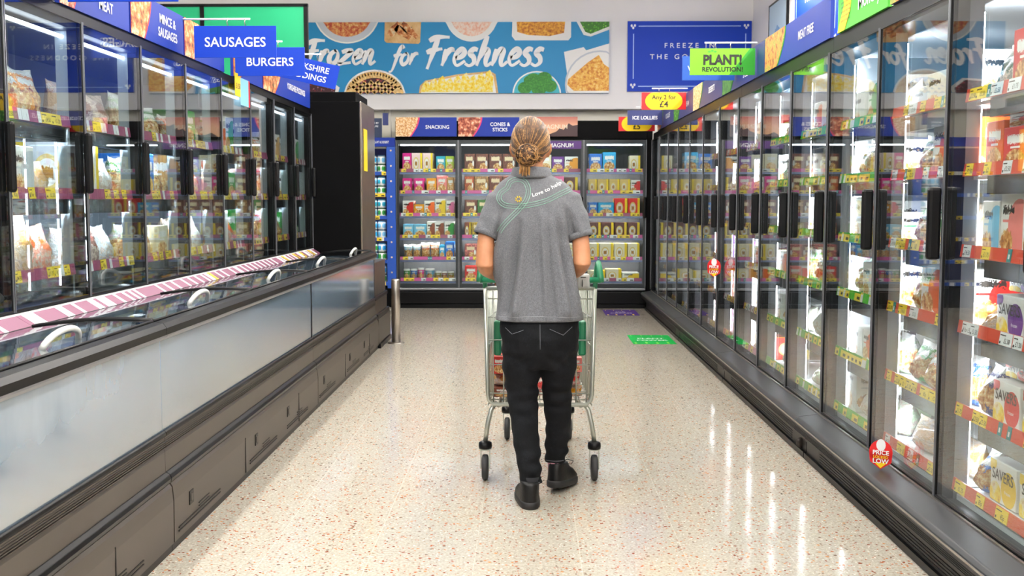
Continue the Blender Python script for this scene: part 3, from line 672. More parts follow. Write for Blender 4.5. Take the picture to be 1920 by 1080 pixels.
# black end cabinet
t = thing('end_cabinet', 'tall black cabinet with a steel side closing the far end of the left freezers', 'cabinet', (-1.496, LE, 0))
MB().box(-1.6, -.02, .003, .8, .04, 2.235, blackm).box(-1.6, -.06, .05, .75, 2.235, 2.325, blackm).build('body', t, bevel=.003)
MB().box(-.02, 0, .003, .8, .3, 2.235, steelb).box(-.02, .09, .003, .8, .3, .78, steelb).box(0, .106, .003, .78, .04, .44, steelb).build('steel_side', t, bevel=.006)
MB().box(0, .112, .003, .8, .435, .472, rubber).build('upper_bumper', t, bevel=.008)
MB().box(0, .13, .003, .8, .265, .312, rubber).build('lower_bumper', t, bevel=.01)
MB().box(0, .135, .003, .79, .035, .268, taupe).build('kick_panel', t)
MB().box(0, .15, .02, .76, 0, .04, black).build('plinth', t)
MB().box(.001, .004, .1, .3, 1.62, 2.0, yellow).build('yellow_sticker', t)
t = thing('bollard', 'short brushed steel bollard on the floor beside the left freezer end', 'bollard', (-1.25, 9.85, 0))
MB().lathe([(.078, 0), (.078, .008), (.045, .012)], (0, 0, 0), steel, 28).build('base_flange', t); MB().lathe([(.041, .01), (.041, .6), (.036, .612), (.0, .614)], (0, 0, 0), steel, 28).build('post', t)
# blue jar unit behind the end cabinet
t = thing('jar_display_unit', 'narrow blue display unit of jars between the end cabinet and the back freezers', 'shelving', (-2.5, BY-.03, 0))
blu = mat('blue_unit_post', '#1f4fae', .45)
q = MB().box(.735, .845, 0, .06, .25, 2.02, blu)
for k in range(9): q.disc(.79, .45+k*.19, .012, .012, -.0005, mat('pale_stud', '#e6cdbb', .5), n=10)
q.build('post', t); MB().box(-.3, .84, .1, .6, 0, .24, blackm).box(-.3, .84, .55, .6, .24, 2.02, navy).build('back_panel', t); MB().box(-.3, .845, -.01, .1, 2.02, 2.13, blue).text('YOGURT & DESSERT', .04, .66, 2.06, -.012, txtw, sx=.6).build('header', t)
for z in (1.7, 1.43, 1.15, .88, .6, .32):
    o = MB().box(-.3, .735, .0, .55, z-.02, z, white).build('shelf', t); MB().box(.3, .72, .02, .035, z-.03, z-.022, canl).build('shelf_fill_light', o); p = MB(); strip(p, -.3, .735, .045, blu, (.3, .2, tktw, False), R, Matrix.Translation((0, -.005, z-.035))); p.build('price_strip', o)  # glowing strip under each shelf is added to brighten the jars
t = thing('information_board', 'small dark board above the blue jar unit at the back', 'sign', (-2.02, BY-.02, 2.13)); MB().box(0, .2, 0, .02, 0, .24, mat('night_blue_print', '#1b2b4c', .45)).build('card', t); MB().text('MADE BY', .03, .1, .17, -.001, txtw).text('NATURE', .03, .1, .13, -.001, txtw).build('lettering', t)
t = thing('hanging_sign', 'tiny dark blue sign on a wire loop above the blue jar unit', 'sign', (-1.77, BY-.05, 2.28)); MB().box(-.035, .035, 0, .008, 0, .15, navy).build('card', t); MB().tube([(-.02, .004, .14), (-.01, .004, .19), (.06, .004, .19), (.07, .004, .0), (.07, .02, -.15)], .004, steel, 6).build('wire', t)
# floor stickers
def fsticker(label, x, y, w, d, m1, m2, lines):
    t = thing('floor_sticker', label, 'sticker', (x, y, 0)); q = MB().box(-w/2, w/2, -d/2, d/2, .0005, .0025, m1)
    for k in range(4): q.box(-w/2+k*w/4+.02, -w/2+k*w/4+w*.1, -d*.46, -d*.34+.03*(k % 2), .0026, .003, m2).box(-w/2+k*w/4+.03, -w/2+k*w/4+w*.09, d*.34, d*.46, .0026, .003, m2)
    q.build('sheet', t); q = MB(); T = Matrix.Rotation(-math.pi/2, 4, 'X')
    for i, l in enumerate(lines): q.text(l, d*.13, 0, .0, -.0035, txtw, .02, T=Matrix.Translation((0, d*.05-i*d*.2, 0)) @ T)
    q.build('lettering', t)
fsticker('green floor sticker with white words on the tiles at right', 1.2, 10.15, .41, .66, mat('sticker_green', '#12a048', .6, spec=.1), lime, ['PLANT', 'POWER'])
fsticker('purple and yellow floor sticker in front of the back freezers', 1.12, 12.6, .40, .62, mat('sticker_purple', '#4a2f7a', .6, spec=.1), yellow, ['ICE', 'CREAM'])

# ------------------------------------------------------------------ goods
def packmat(name, design):
    n = NT(name); oi = n.new('ShaderNodeObjectInfo'); col = oi.outputs['Color']; rnd = oi.outputs['Random']
    g = n.sep(n.coord('Generated')); nr = n.sep(n.coord('Normal')); oc = n.coord('Object')
    u = n.mix(n.math('GREATER_THAN', n.math('ABSOLUTE', nr[0]), .6), (0, 0, 0, 1), (1, 1, 1, 1))
    mx = n.new('ShaderNodeMix', data_type='FLOAT'); n.put(mx.inputs[0], n.math('GREATER_THAN', n.math('ABSOLUTE', nr[0]), .6)); n.put(mx.inputs[2], g[0]); n.put(mx.inputs[3], g[1]); u = mx.outputs[0]
    v = g[2]; off = n.new('ShaderNodeVectorMath', operation='ADD'); n.put(off.inputs[0], oc)
    cmb = n.new('ShaderNodeCombineXYZ'); n.put(cmb.inputs[0], n.math('MULTIPLY', rnd, 9)); n.put(cmb.inputs[1], n.math('MULTIPLY', rnd, 5)); n.put(off.inputs[1], cmb.outputs[0])
    nz = n.noise(off.outputs[0], 9, 4, .6)[0]; nf = n.noise(off.outputs[0], 26, 2)[0]
    wob = n.math('MULTIPLY', n.math('SUBTRACT', nf, .5), .22); vv = n.math('ADD', v, wob)
    tan = n.ramp(nz, [(.3, lin('#7a3f1e')), (.45, lin('#c8843c')), (.58, lin('#efcf8e')), (.7, lin('#f9efd8'))])
    whi, drk = lin('#f6f6f2'), lin('#2a2522')
    if design == 'photo':
        c = n.mix(n.ell(u, vv, .5, .28, .4, .24), col, tan); c = n.mix(n.rect(u, vv, .16, .84, .64, .82), c, whi); c = n.mix(n.rect(u, v, .3, .7, .54, .585), c, whi)
    elif design == 'white':
        c = n.mix(n.ell(u, v, .85, .5, .5, .42), whi, col); c = n.mix(n.ell(u, vv, .3, .25, .28, .2), c, tan); c = n.mix(n.rect(u, vv, .1, .62, .7, .8), c, drk); c = n.mix(n.rect(u, v, .1, .45, .56, .6), c, col)
    elif design == 'premium':
        dk = n.mix(.62, col, lin('#4a2118')); c = n.mix(n.math('GREATER_THAN', nz, .56), dk, col); c = n.mix(n.rect(u, vv, .16, .8, .62, .84), c, lin('#f2ddb6')); c = n.mix(n.ell(u, vv, .62, .3, .3, .2), c, tan); c = n.mix(n.ell(u, v, .84, .48, .08, .16), c, whi)
    elif design == 'stripe':
        c = n.mix(n.math('GREATER_THAN', u, .8), col, lin('#f6d41c')); c = n.mix(n.ell(u, v, .4, .46, .27, .33), c, lin('#e9cf7a')); c = n.mix(n.ell(u, v, .4, .46, .2, .25), c, n.mix(.75, col, whi)); c = n.mix(n.rect(u, vv, .29, .51, .34, .56), c, lin('#a8762a'))
    elif design == 'bag':
        c = n.mix(n.math('GREATER_THAN', vv, .84), col, whi); c = n.mix(n.ell(u, vv, .5, .36, .4, .28), c, tan); c = n.mix(n.rect(u, vv, .2, .8, .66, .78), c, whi)
    elif design == 'clear':
        c = n.mix(n.math('GREATER_THAN', nz, .5), n.mix(.55, tan, whi), n.mix(.3, col, whi)); c = n.mix(n.ell(u, vv, .55, .6, .25, .17), c, col)
    elif design == 'jar':
        c = n.mix(n.rect(u, v, -.1, 1.1, .14, .8), whi, n.mix(n.ell(n.math('FRACT', n.math('MULTIPLY', u, 2)), vv, .5, .45, .34, .3), whi, col)); c = n.mix(n.math('GREATER_THAN', v, .86), c, n.mix(.7, col, drk))
    elif design == 'tub':
        c = n.mix(n.math('GREATER_THAN', v, .84), col, whi); c = n.mix(n.ell(u, vv, .5, .4, .3, .22), c, tan); c = n.mix(n.rect(u, vv, .25, .75, .66, .76), c, whi)
    n.base(c, .25 if design in ('bag', 'clear') else .4)
    if design in ('bag', 'clear'):
        n.b.inputs['Coat Weight'].default_value = .5; n.b.inputs['Coat Roughness'].default_value = .12; n.bump(n.noise(off.outputs[0], 14, 4, .6)[0], .7, .03)
    return n.m
PM = {d: packmat('print_'+d, d) for d in ('photo', 'white', 'premium', 'stripe', 'bag', 'clear', 'jar', 'tub')}
def bagmesh(d, seed):
    mb = MB(); nx, nz_ = 12, 14; vs = []
    for sgn in (-1, 1):
        for j in range(nz_+1):
            for i in range(nx+1):
                u, v = i/nx, j/nz_; e = max(0, math.sin(math.pi*u))**.55*max(0, math.sin(math.pi*min(1, v*1.02+.02)))**.5
                e *= 1.15-.55*v; w = noise.noise((u*5+seed, v*5, sgn*3))*.16+noise.noise((u*11, v*11+seed, sgn))*.07
                x = (u-.5)*(1-.1*math.sin(math.pi*v)+.05*noise.noise((v*4, seed, 1))); z = v*(1-.05*math.sin(math.pi*u))+.03*noise.noise((u*6, seed+5, 2))*v
                vs.append((x, sgn*(.5*e*(1+w)+.012)+.12*(v-.5)*math.sin(math.pi*u), max(0, z)))
    q = (nx+1)*(nz_+1); fs = []
    for j in range(nz_):
        for i in range(nx):
            a = j*(nx+1)+i; fs.append((a, a+1, a+nx+2, a+nx+1)); fs.append((q+a, q+a+nx+1, q+a+nx+2, q+a+1))
    ring = [i for i in range(nx+1)]+[(j*(nx+1)+nx) for j in range(1, nz_+1)]+[nz_*(nx+1)+i for i in range(nx-1, -1, -1)]+[j*(nx+1) for j in range(nz_-1, 0, -1)]
    for k in range(len(ring)): a, b_ = ring[k], ring[(k+1) % len(ring)]; fs.append((b_, a, q+a, q+b_))
    mb.add(vs, fs, PM[d], True); return mb.mesh('bag')
PMESH = {}
for d in ('photo', 'white', 'premium', 'stripe'):
    PMESH[d] = MB().rbox(-.5, .5, -.5, .5, 0, 1, .018, PM[d]).mesh('carton')
for d in ('bag', 'clear'):
    for k in range(3): PMESH[d+str(k)] = bagmesh(d, k*3.7)
PMESH['tub'] = MB().lathe([(.0, 0), (.42, 0), (.44, .02), (.485, .84), (.5, .845), (.5, .96), (.48, 1.0), (0, 1.0)], (0, 0, 0), PM['tub'], 20).mesh('tub')
PMESH['jar'] = MB().lathe([(.0, 0), (.46, 0), (.5, .03), (.5, .8), (.42, .87), (.44, .88), (.44, .98), (.42, 1.0), (0, 1.0)], (0, 0, 0), PM['jar'], 16).mesh('jar')
KIND = {'photo': ('frozen_food_carton', 'carton', 'carton with food picture'), 'white': ('frozen_meal_box', 'box', 'white box with coloured swoosh'), 'premium': ('ice_cream_box', 'box', 'dark picture box'),
        'stripe': ('lolly_box', 'box', 'box with yellow side and round emblem'), 'bag': ('frozen_food_bag', 'bag', 'printed plastic bag'), 'clear': ('clear_food_bag', 'bag', 'clear crinkled bag'), 'tub': ('ice_cream_tub', 'tub', 'round tub'), 'jar': ('dessert_jar', 'jar', 'white lidded jar')}
COL = {'magenta': '#d81b86', 'pale pink': '#f2d3cf', 'teal': '#1f9fb4', 'lime': '#b6cf2a', 'amber': '#f0a01c', 'salmon': '#f08a84', 'tan': '#d6a05a', 'light blue': '#7cc4e8', 'brown': '#8a4a34', 'orange': '#ee6a24', 'cyan': '#2ba6dc',
       'blue': '#1c74d0', 'cream': '#f1e8c8', 'gold': '#d8bb6e', 'red': '#d62a24', 'purple': '#6a2c8e', 'green': '#2f9a3c', 'yellow': '#f4cf2a', 'white': '#f0f0ee', 'dark brown': '#5a2a22', 'pink': '#ec74a8', 'dark green': '#1f4a2c', 'pale green': '#cfe6c0', 'navy': '#27357e', 'olive': '#a3a040', 'silver': '#cdd3d8'}
def good(design, colour, label, group, Mw, x, y, z, w, d, h, rz=0.0, rx=0.0, ry=0.0):
    nm, cat, _ = KIND[design]; me = PMESH.get(design) or PMESH[design+str(R.randrange(3))]
    o = bpy.data.objects.new(nm, me); C.objects.link(o)
    o.matrix_world = Mw @ Matrix.Translation((x, y, z)) @ Matrix.Rotation(rz, 4, 'Z') @ Matrix.Rotation(rx, 4, 'X') @ Matrix.Rotation(ry, 4, 'Y') @ Matrix.Diagonal((w, d, h, 1))
    o.color = lin(COL[colour]); return tag(o, label, cat, group)
def phrase(design, colour): return (colour+' ' if not (design == 'white' and colour == 'white') else '')+{'photo': 'carton', 'white': 'and white box', 'premium': 'picture box', 'stripe': 'emblem box', 'bag': 'printed bag', 'clear': 'and clear bag', 'tub': 'tub', 'jar': 'jar'}[design]
SH = ['top', 'second', 'third', 'fourth', 'fifth', 'lowest']
def fill(Mw, x0, x1, zs, items, place, shelfname, group, dep=.3, y0=.1, hmax=.2):
    """items: (design, colour, relative width, height) left to right along one shelf"""
    tot = sum(i[2] for i in items); x = x0; n = 0; q = (x1-x0)/tot
    for de, co, rw, h in items:
        w = rw*q
        if de is not None:
            bg = de in ('bag', 'clear'); ww = w*(.96 if bg else .95); dd = {'tub': ww, 'jar': ww}.get(de, (.16 if bg else dep*.8))
            lab = f'{phrase(de, co)}, {ORD[n]} from the left, {shelfname} shelf, {place}'
            good(de, co, lab, group, Mw, x+w/2, y0+dd/2+R.uniform(0, .015), zs+.003, ww, dd, min(h, hmax), rz=R.uniform(-.012, .012) if not bg else R.uniform(-.06, .06), rx=0 if not bg else R.uniform(-.06, .02))
            n += 1
        x += w
ROT = {'R': -math.pi/2, 'L': math.pi/2}
def frame(x, y, rz): return Matrix.Translation((x, y, 0)) @ Matrix.Rotation(rz, 4, 'Z')
# back wall freezers
BK = [
 [[('photo', 'magenta', 1, .21), ('stripe', 'pale pink', 1.15, .21), ('stripe', 'pale pink', 1.1, .21), (None, '', .3, 0), ('photo', 'teal', 1, .175), ('photo', 'lime', .9, .175)],
  [('photo', 'magenta', 1, .17), (None, '', .2, 0), ('photo', 'magenta', 1.05, .17), (None, '', .25, 0), ('photo', 'amber', 1.05, .17), ('photo', 'salmon', 1.1, .205), ('photo', 'tan', .7, .18)],
  [('white', 'red', 1.1, .17), ('photo', 'amber', 1, .13), ('white', 'orange', 1.05, .17), ('white', 'yellow', 1.05, .19), ('white', 'pink', .8, .17)],
  [('photo', 'light blue', 1, .15), ('photo', 'light blue', 1.2, .15), ('white', 'brown', .75, .18), ('white', 'brown', .85, .18), ('white', 'green', .9, .18)],
  [('bag', 'light blue', 1, .17), ('bag', 'light blue', .9, .17), ('bag', 'orange', 1, .19), ('bag', 'orange', 1.05, .19), ('photo', 'cyan', .6, .16), ('photo', 'blue', 1, .2)],
  [('tub', 'green', .75, .13), ('tub', 'blue', .75, .13), ('tub', 'magenta', .75, .14), ('tub', 'light blue', 1.1, .13), ('tub', 'olive', .75, .1), ('tub', 'brown', .6, .1), ('tub', 'olive', .75, .1)]],
 [[('premium', 'brown', .8, .2)]+[('premium', 'brown', 1, .2)]*3, [('premium', 'orange', .8, .19), ('premium', 'tan', 1.2, .19), ('premium', 'brown', 1.1, .2), ('premium', 'brown', 1.1, .2)],
  [('premium', 'brown', 1, .18), ('premium', 'green', 1, .18), ('premium', 'brown', 1, .18), ('premium', 'tan', 1, .18)], [('stripe', 'brown', .5, .17), ('premium', 'yellow', 1.2, .17), ('premium', 'brown', 1.2, .17), ('premium', 'gold', 1.1, .17)],
  [('premium', 'salmon', 1, .17), ('premium', 'salmon', 1, .17), ('premium', 'brown', 1, .17), ('premium', 'salmon', 1, .17)], [('photo', 'red', 1, .16), ('white', 'red', 1, .16), ('white', 'red', 1, .16), ('photo', 'salmon', 1, .16)]],
 [[('photo', 'cream', 1, .2), ('photo', 'cream', 1, .19), ('photo', 'purple', 1, .17), ('white', 'amber', 1.1, .17)], [('photo', 'magenta', 1, .19), ('white', 'pink', 1, .18), ('photo', 'pink', 1, .19), ('stripe', 'dark brown', 1.1, .18)],
  [('premium', 'brown', 1, .18)]*4, [('stripe', 'dark brown', 1, .16)]*4, [('stripe', 'cream', 1, .17)]*4, [('white', 'orange', 1, .15), ('white', 'amber', 1, .15), ('stripe', 'cream', 1, .13), ('photo', 'salmon', 1, .14)]],
 [[('photo', 'blue', 1.15, .2), ('photo', 'cyan', 1.15, .235), (None, '', 1.1, 0), ('stripe', 'cream', .95, .18)], [('stripe', 'gold', .8, .16), ('stripe', 'gold', 1.05, .16), ('stripe', 'gold', 1, .16), ('stripe', 'gold', 1, .16), ('white', 'red', .9, .15)],
  [('photo', 'blue', .8, .15), ('photo', 'cyan', 1.4, .15), ('stripe', 'red', 1.15, .2), ('stripe', 'red', 1.05, .2)], [('stripe', 'dark brown', 1, .17)]*4, [('stripe', 'cream', .9, .18), ('stripe', 'cream', 1.2, .18), ('stripe', 'cream', 1.1, .18), ('stripe', 'cream', 1, .18)],
  [('stripe', 'cream', 1.1, .11), ('stripe', 'cream', 1, .13), ('white', 'yellow', 1.1, .09)]]]
BPL = ['SNACKING freezer', 'CONES & STICKS freezer', 'purple-topped back freezer', 'back corner freezer']
BZ = (1.726, 1.457, 1.175, .90, .625, .357)
for d_ in range(4):
    for s_ in range(6):
        fill(frame(BX+d_*BP, BY, 0), .065, BP-.065, BZ[s_]-.022, [(i_[0], i_[1], i_[2], i_[3]*1.13) for i_ in BK[d_][s_]], BPL[d_], SH[s_], ['pink and fruit boxes in the snacking freezer', 'brown ice cream boxes in the cones freezer', 'boxes in the purple-topped freezer', 'lolly boxes in the corner freezer'][d_], y0=.09, hmax=.222 if s_ else .245)
# jars
for s_, z in enumerate((1.7, 1.43, 1.15, .88, .6, .32)):
    for c_ in range(2):
        for k in range(2):
            good('jar', R.choice(('light blue', 'cyan', 'green', 'teal')), f'white lidded jar, {("left","right")[c_]} one of the {("lower","upper")[k]} pair, {SH[s_]} shelf of the blue unit', 'dessert jars in the blue unit', Matrix(), -2.5+.55+c_*.11, BY+.06, z+.002+k*.107, .102, .102, .105)
# right row goods
NEAR0 = [[('clear', 'dark green', 1.2, .2), ('photo', 'red', 1.1, .22), ('white', 'brown', 1.0, .2), ('photo', 'cream', 1, .2)],
         [('photo', 'orange', .9, .19), ('photo', 'red', 1.2, .16), ('white', 'red', 1.1, .17), ('photo', 'red', 1, .18)],
         [('white', 'light blue', .8, .2), ('white', 'salmon', 1, .24), ('white', 'white', 1.1, .22), ('photo', 'cream', 1, .2)],
         [('clear', 'tan', 1.1, .1), None, ('photo', 'purple', 1, .15)], [('bag', 'navy', 1.1, .19), None, ('photo', 'red', 1, .15)], [('bag', 'blue', 1, .16), None, ('photo', 'yellow', 1, .13)]]
NEAR1 = [[('white', 'silver', 1, .12), ('white', 'white', 1.2, .16), ('white', 'cream', 1.2, .2)], [('bag', 'green', 1.2, .19), ('white', 'orange', .9, .22), ('photo', 'orange', .8, .22)], [('bag', 'green', 1, .2), ('clear', 'green', 1.1, .2), ('clear', 'tan', 1, .2)],
         [('bag', 'green', .7, .19), ('white', 'orange', 1, .22), ('white', 'red', 1, .22)], [('bag', 'green', .9, .18), ('bag', 'orange', .9, .17), ('bag', 'blue', 1.2, .19)], [('clear', 'tan', 1.4, .13), ('clear', 'tan', 1.3, .14)]]
def savers(colour, label, Mw, x, y, z, w, d, h, rz=0):
    m = M.get('savers_'+colour) or mat('savers_'+colour, COL[colour], .4); q = MB().rbox(-w/2, w/2, -d/2, d/2, 0, h, .004, mat('white_card', '#f4f4f0', .42)); y0 = -d/2
    q.disc(w*.22, h*.42, w*.28, h*.42, y0-.0002, m, clip=(-w/2, w/2, 0.002, h), th=.0008).disc(-w*.42, h*.9, w*.16, h*.16, y0-.0002, m, clip=(-w/2, w/2, 0, h-.002), th=.0008).disc(-w*.28, h*.18, w*.22, h*.3, y0-.0002, f_taco, clip=(-w/2+.002, w/2, .002, h), th=.0012)
    q.text('SAVERS', w*.27, 0, h*.55, y0-.0022, txtk, .012, sx=.92); q.text('frozen', w*.09, w*.2, h*.3, y0-.0022, txtw, .008)
    for s_ in (-1, 1):
        T = Matrix.Rotation(s_*math.pi/2, 4, 'Z'); q.text('SAVERS', d*.2, 0, h*.5, -w/2-.001, txtk, .012, T=T)
    o = q.build('savings_range_box', None); o.matrix_world = Mw @ Matrix.Translation((x, y, z)) @ Matrix.Rotation(rz, 4, 'Z'); return tag(o, label, 'box', 'white value-range boxes in the nearest freezer')
FARD = ['white', 'photo', 'white', 'clear', 'stripe', 'bag']
for k in range(-1, 13):
    Mw = frame(RX, RE0+RP*(k+1), -math.pi/2); place = f'{ORD[max(k,0)]} right-hand freezer door' if k >= 0 else 'freezer at the right frame edge'; gr = f'frozen goods behind the {ORD[max(k,0)]} door on the right' if k >= 0 else 'frozen goods at the right frame edge'
    for s_ in range(6):
        z = SZ[s_]-.022
        if k in (0, 1):
            its = (NEAR0, NEAR1)[k][s_]
            if None in its:
                its2 = its[:its.index(None)]; fill(Mw, .05, .145, z, its2, place, SH[s_], gr, y0=.09); c_ = its[-1][1]
                for a in range(2):
                    for b_ in range(2):
                        savers(c_, f'white and {c_} SAVERS box, {("far","near")[a]} {("front","back")[b_]} one, {SH[s_]} shelf of first right-hand door', Mw, .26+a*.225, .2+b_*.2, z+.003, .2, .16, .15+.012*b_)
                    if s_ != 5: savers(c_, f'white and {c_} SAVERS box lying {("far","near")[a]} on top, {SH[s_]} shelf of first right-hand door', Mw, .26+a*.225, .23, z+.163, .2, .14, .045)
            else: fill(Mw, .05, RP-.05, z, its, place, SH[s_], gr, y0=.1, hmax=.225)
        elif k == -1: fill(Mw, .06, RP-.06, z, [(R.choice(('photo', 'white')), R.choice(('red', 'purple', 'yellow', 'orange')), 1, .19) for _ in range(3)], place, SH[s_], gr)
        else:
            pal = ('white', 'white', 'green', 'pale green', 'silver', 'white', 'orange') if k <= 4 else ('white', 'pale pink', 'cream', 'pink', 'brown', 'white', 'purple', 'red')
            ds = ('white', 'clear', 'bag', 'white') if k <= 4 else ('white', 'photo', 'stripe', 'white')
            if k in (2, 3, 4) and s_ >= 3 and R.random() < .35 and k != 2: its = [('clear', 'pale green', 1, .12), (None, '', 2, 0)]
            else: its = [(R.choice(ds), R.choice(pal), R.choice((.9, 1, 1.2)), R.choice((.15, .18, .2, .22))) for _ in range(4 if k < 7 else 3)]
            fill(Mw, .05, RP-.05, z, its, place, SH[s_], gr, hmax=.22)
# a second box laid across the near stacks
Mw = frame(RX, RE0+RP, -math.pi/2)
for a, (x, z, co) in enumerate(((.3, 1.46-.022+.165, 'red'), (.52, 1.46-.022+.178, 'red'))): good('white', co, f'flat {co} box lying on the {("far","near")[a]} red carton, second shelf of first right-hand door', 'frozen goods behind the first door on the right', Mw, x, .22, z, .2, .2, .042)
# left row goods
LSEQ = [[('bag', 'green', 1.2, .27), ('bag', 'amber', 1, .24)], [('white', 'silver', 1, .19), ('white', 'silver', 1, .21), ('clear', 'tan', 1.2, .16)], [('clear', 'brown', 1.2, .25), ('clear', 'tan', 1.2, .27), ('clear', 'orange', 1, .22)]]
LS2 = [[('clear', 'tan', 1.3, .22), ('clear', 'brown', 1, .2)], [('stripe', 'silver', .8, .25), ('stripe', 'white', .8, .25), ('clear', 'white', 1.2, .2)], [('clear', 'white', 1.2, .2), ('clear', 'brown', 1, .22), ('clear', 'silver', 1, .2)]]
LS3 = [[('bag', 'pale green', 1, .24), ('bag', 'green', 1, .2)], [('bag', 'green', 1, .22), ('photo', 'blue', .9, .24), ('bag', 'pale green', 1, .2)], [('bag', 'pale green', 1.1, .2), ('bag', 'yellow', 1, .21), ('photo', 'cream', 1, .18)]]
for j in range(9):
    ys = LE-LP*(j+1); Mw = frame(LX, ys, math.pi/2); fromcam = 8-j
    place = f'{ORD[fromcam-1]} left-hand freezer door' if fromcam > 0 else 'freezer at the left frame edge'; gr = f'frozen goods behind the {ORD[fromcam-1]} door on the left' if fromcam > 0 else 'frozen goods at the left frame edge'
    for s_ in range(3):
        its = {7: LSEQ, 6: LS2, 5: LS3}.get(j, None)
        its = its[s_] if its else [(R.choice(('photo', 'clear', 'white', 'bag')), R.choice(('cream', 'white', 'red', 'tan', 'orange', 'green', 'white')), R.choice((.9, 1, 1.2)), R.choice((.18, .22, .25))) for _ in range(3)]
        fill(Mw, .05, LP-.05, LZ[s_]-.022, its, place, ['top', 'middle', 'lowest'][s_], gr, hmax=.27, y0=.085)
# chest goods
CC = ['blue', 'red', 'white', 'tan', 'navy', 'white', 'cyan', 'salmon', 'cream', 'silver', 'red', 'white']
for i in range(3):
    y0 = LE-LP*4*(i+1); Mw = frame(LX, y0, math.pi/2)
    for j in range(2):
        for k in range(8):
            row, c_ = k % 2, k//2; co = R.choice(CC)
            good('bag', co, f'{co} frozen bag under the {("near","far")[j]} lid of the {("far","middle","nearest")[i]} chest, {("aisle","door")[row]} side, {ORD[c_]} along', 'frozen bags in the chest freezers', Mw, j*LP*2+.17+c_*.34, -.43+row*.205, .668+R.uniform(0, .012), .27, .13, .155, rz=R.uniform(-.12, .12), rx=R.uniform(-.2, -.08))
    MB().box(.02, LP*4-.02, -.53, -.12, .321, .64, mat('pale_grey_stock', '#c5ccd2', .6)).build('stock_tray', bpy.data.objects[['combination_freezer', 'combination_freezer.001', 'combination_freezer.002'][i]])  # plain pale grey block below the bags

# ------------------------------------------------------------------ trolley
gplast = mat('bottle_green_plastic', '#1d7a55', .35); tyre = mat('dark_grey_tyre', '#2b2c2e', .6)
TX, TY = .058, 5.0
t = thing('shopping_trolley', 'silver wire shopping trolley with green handle pushed by the person', 'trolley', (TX, TY, 0))
def q_(y): return y/.93
hw = lambda y, z: (.262-.012*(.93-z)/.565)*(1-.27*q_(y)); ztop = lambda y: .925-.06*q_(y); zbot = lambda y: .365+.075*q_(y)
MB().tube([(-.262, 0, .93), (-.251, 0, .42), (-.246, 0, .39), (-.225, 0, .368), (.225, 0, .368), (.246, 0, .39), (.251, 0, .42), (.262, 0, .93)], .0105, wire, 10).build('rear_frame', t)
f = MB(); L_ = [(-.262, 0, .93), (-.262, .03, .928), (-hw(.9, .86), .9, ztop(.9)), (hw(.9, .86), .9, ztop(.9)), (.262, .03, .928), (.262, 0, .93), (-.262, 0, .93)]
f.tube(L_, .008, wire).build('top_rim', t)
def panel(name, segs, r=.0032):
    f = MB()
    for a, b_ in segs: f.tube([a, b_], r, wire, 6)
    return f.build(name, t)
panel('rear_gate', [((x/100*2.5, .012, .375), (x/100*2.5, .012, .92)) for x in range(-9, 10, 2)]+[((-.255, .012, z), (.255, .012, z)) for z in (.42, .56, .68, .79, .88)]+[((-.262, .008, .93), (.262, .008, .93))], .0036)
for s_ in (-1, 1):
    panel('side_panel', [((s_*hw(y, zbot(y)), y, zbot(y)), (s_*hw(y, .9), y, ztop(y))) for y in [.04+.053*k for k in range(17)]]+[((s_*hw(0, .365+.14*k), 0, .365+.14*k), (s_*hw(.9, .5+.1*k), .9, .44+.106*k)) for k in range(5)])
panel('front_panel', [((x*.0415, .9, .44), (x*.0437, .9, .865)) for x in range(-4, 5)]+[((-.18, .9, z), (.18, .9, z)) for z in (.44, .55, .65, .76)])
panel('base_panel', [((x*.05, 0, .37), (x*.037, .9, .442)) for x in range(-5, 6)]+[((-hw(y, .4), y, zbot(y)), (hw(y, .4), y, zbot(y))) for y in (.1, .25, .4, .55, .7, .85)])
f = MB().tube([(-.285, -.05, .975), (.285, -.05, .975)], .0145, gplast, 14); f.build('handle', t)
for s_ in (-1, 1):
    MB().tube([(s_*.262, .01, .925), (s_*.266, .012, .97), (s_*.272, .02, 1.03), (s_*.278, .0, 1.052), (s_*.281, -.025, 1.03), (s_*.284, -.045, .985), (s_*.284, -.05, .965)], [.011, .012, .013, .014, .015, .018, .019], gplast, 12).build('handle_bracket', t)
o = MB().rbox(.17, .235, -.07, -.02, .935, 1.005, .012, mat('grey_plastic', '#a9acaa', .4)).build('coin_lock', t)
MB().lathe([(.018, -.003), (.018, 0), (.008, .002)], (.2, -.0715, .962), mat('lock_face', '#55585a', .5), 14, 'Y').box(.19, .215, -.072, -.07, .988, .992, black).build('lock_face', o)
o = panel('child_seat', [((x*.045, .05, .60), (x*.045, .10, .88)) for x in range(-4, 5)]+[((-.2, .05, .6), (.2, .05, .6)), ((-.2, .10, .88), (.2, .10, .88))])
for s_ in (-1, 1): MB().rbox(s_*.205-.018, s_*.205+.018, .03, .085, .60, .77, .01, gplast).build('seat_hinge', o)
MB().rbox(-.03, .03, .06, .08, .62, .8, .008, gplast).build('seat_flap', o)
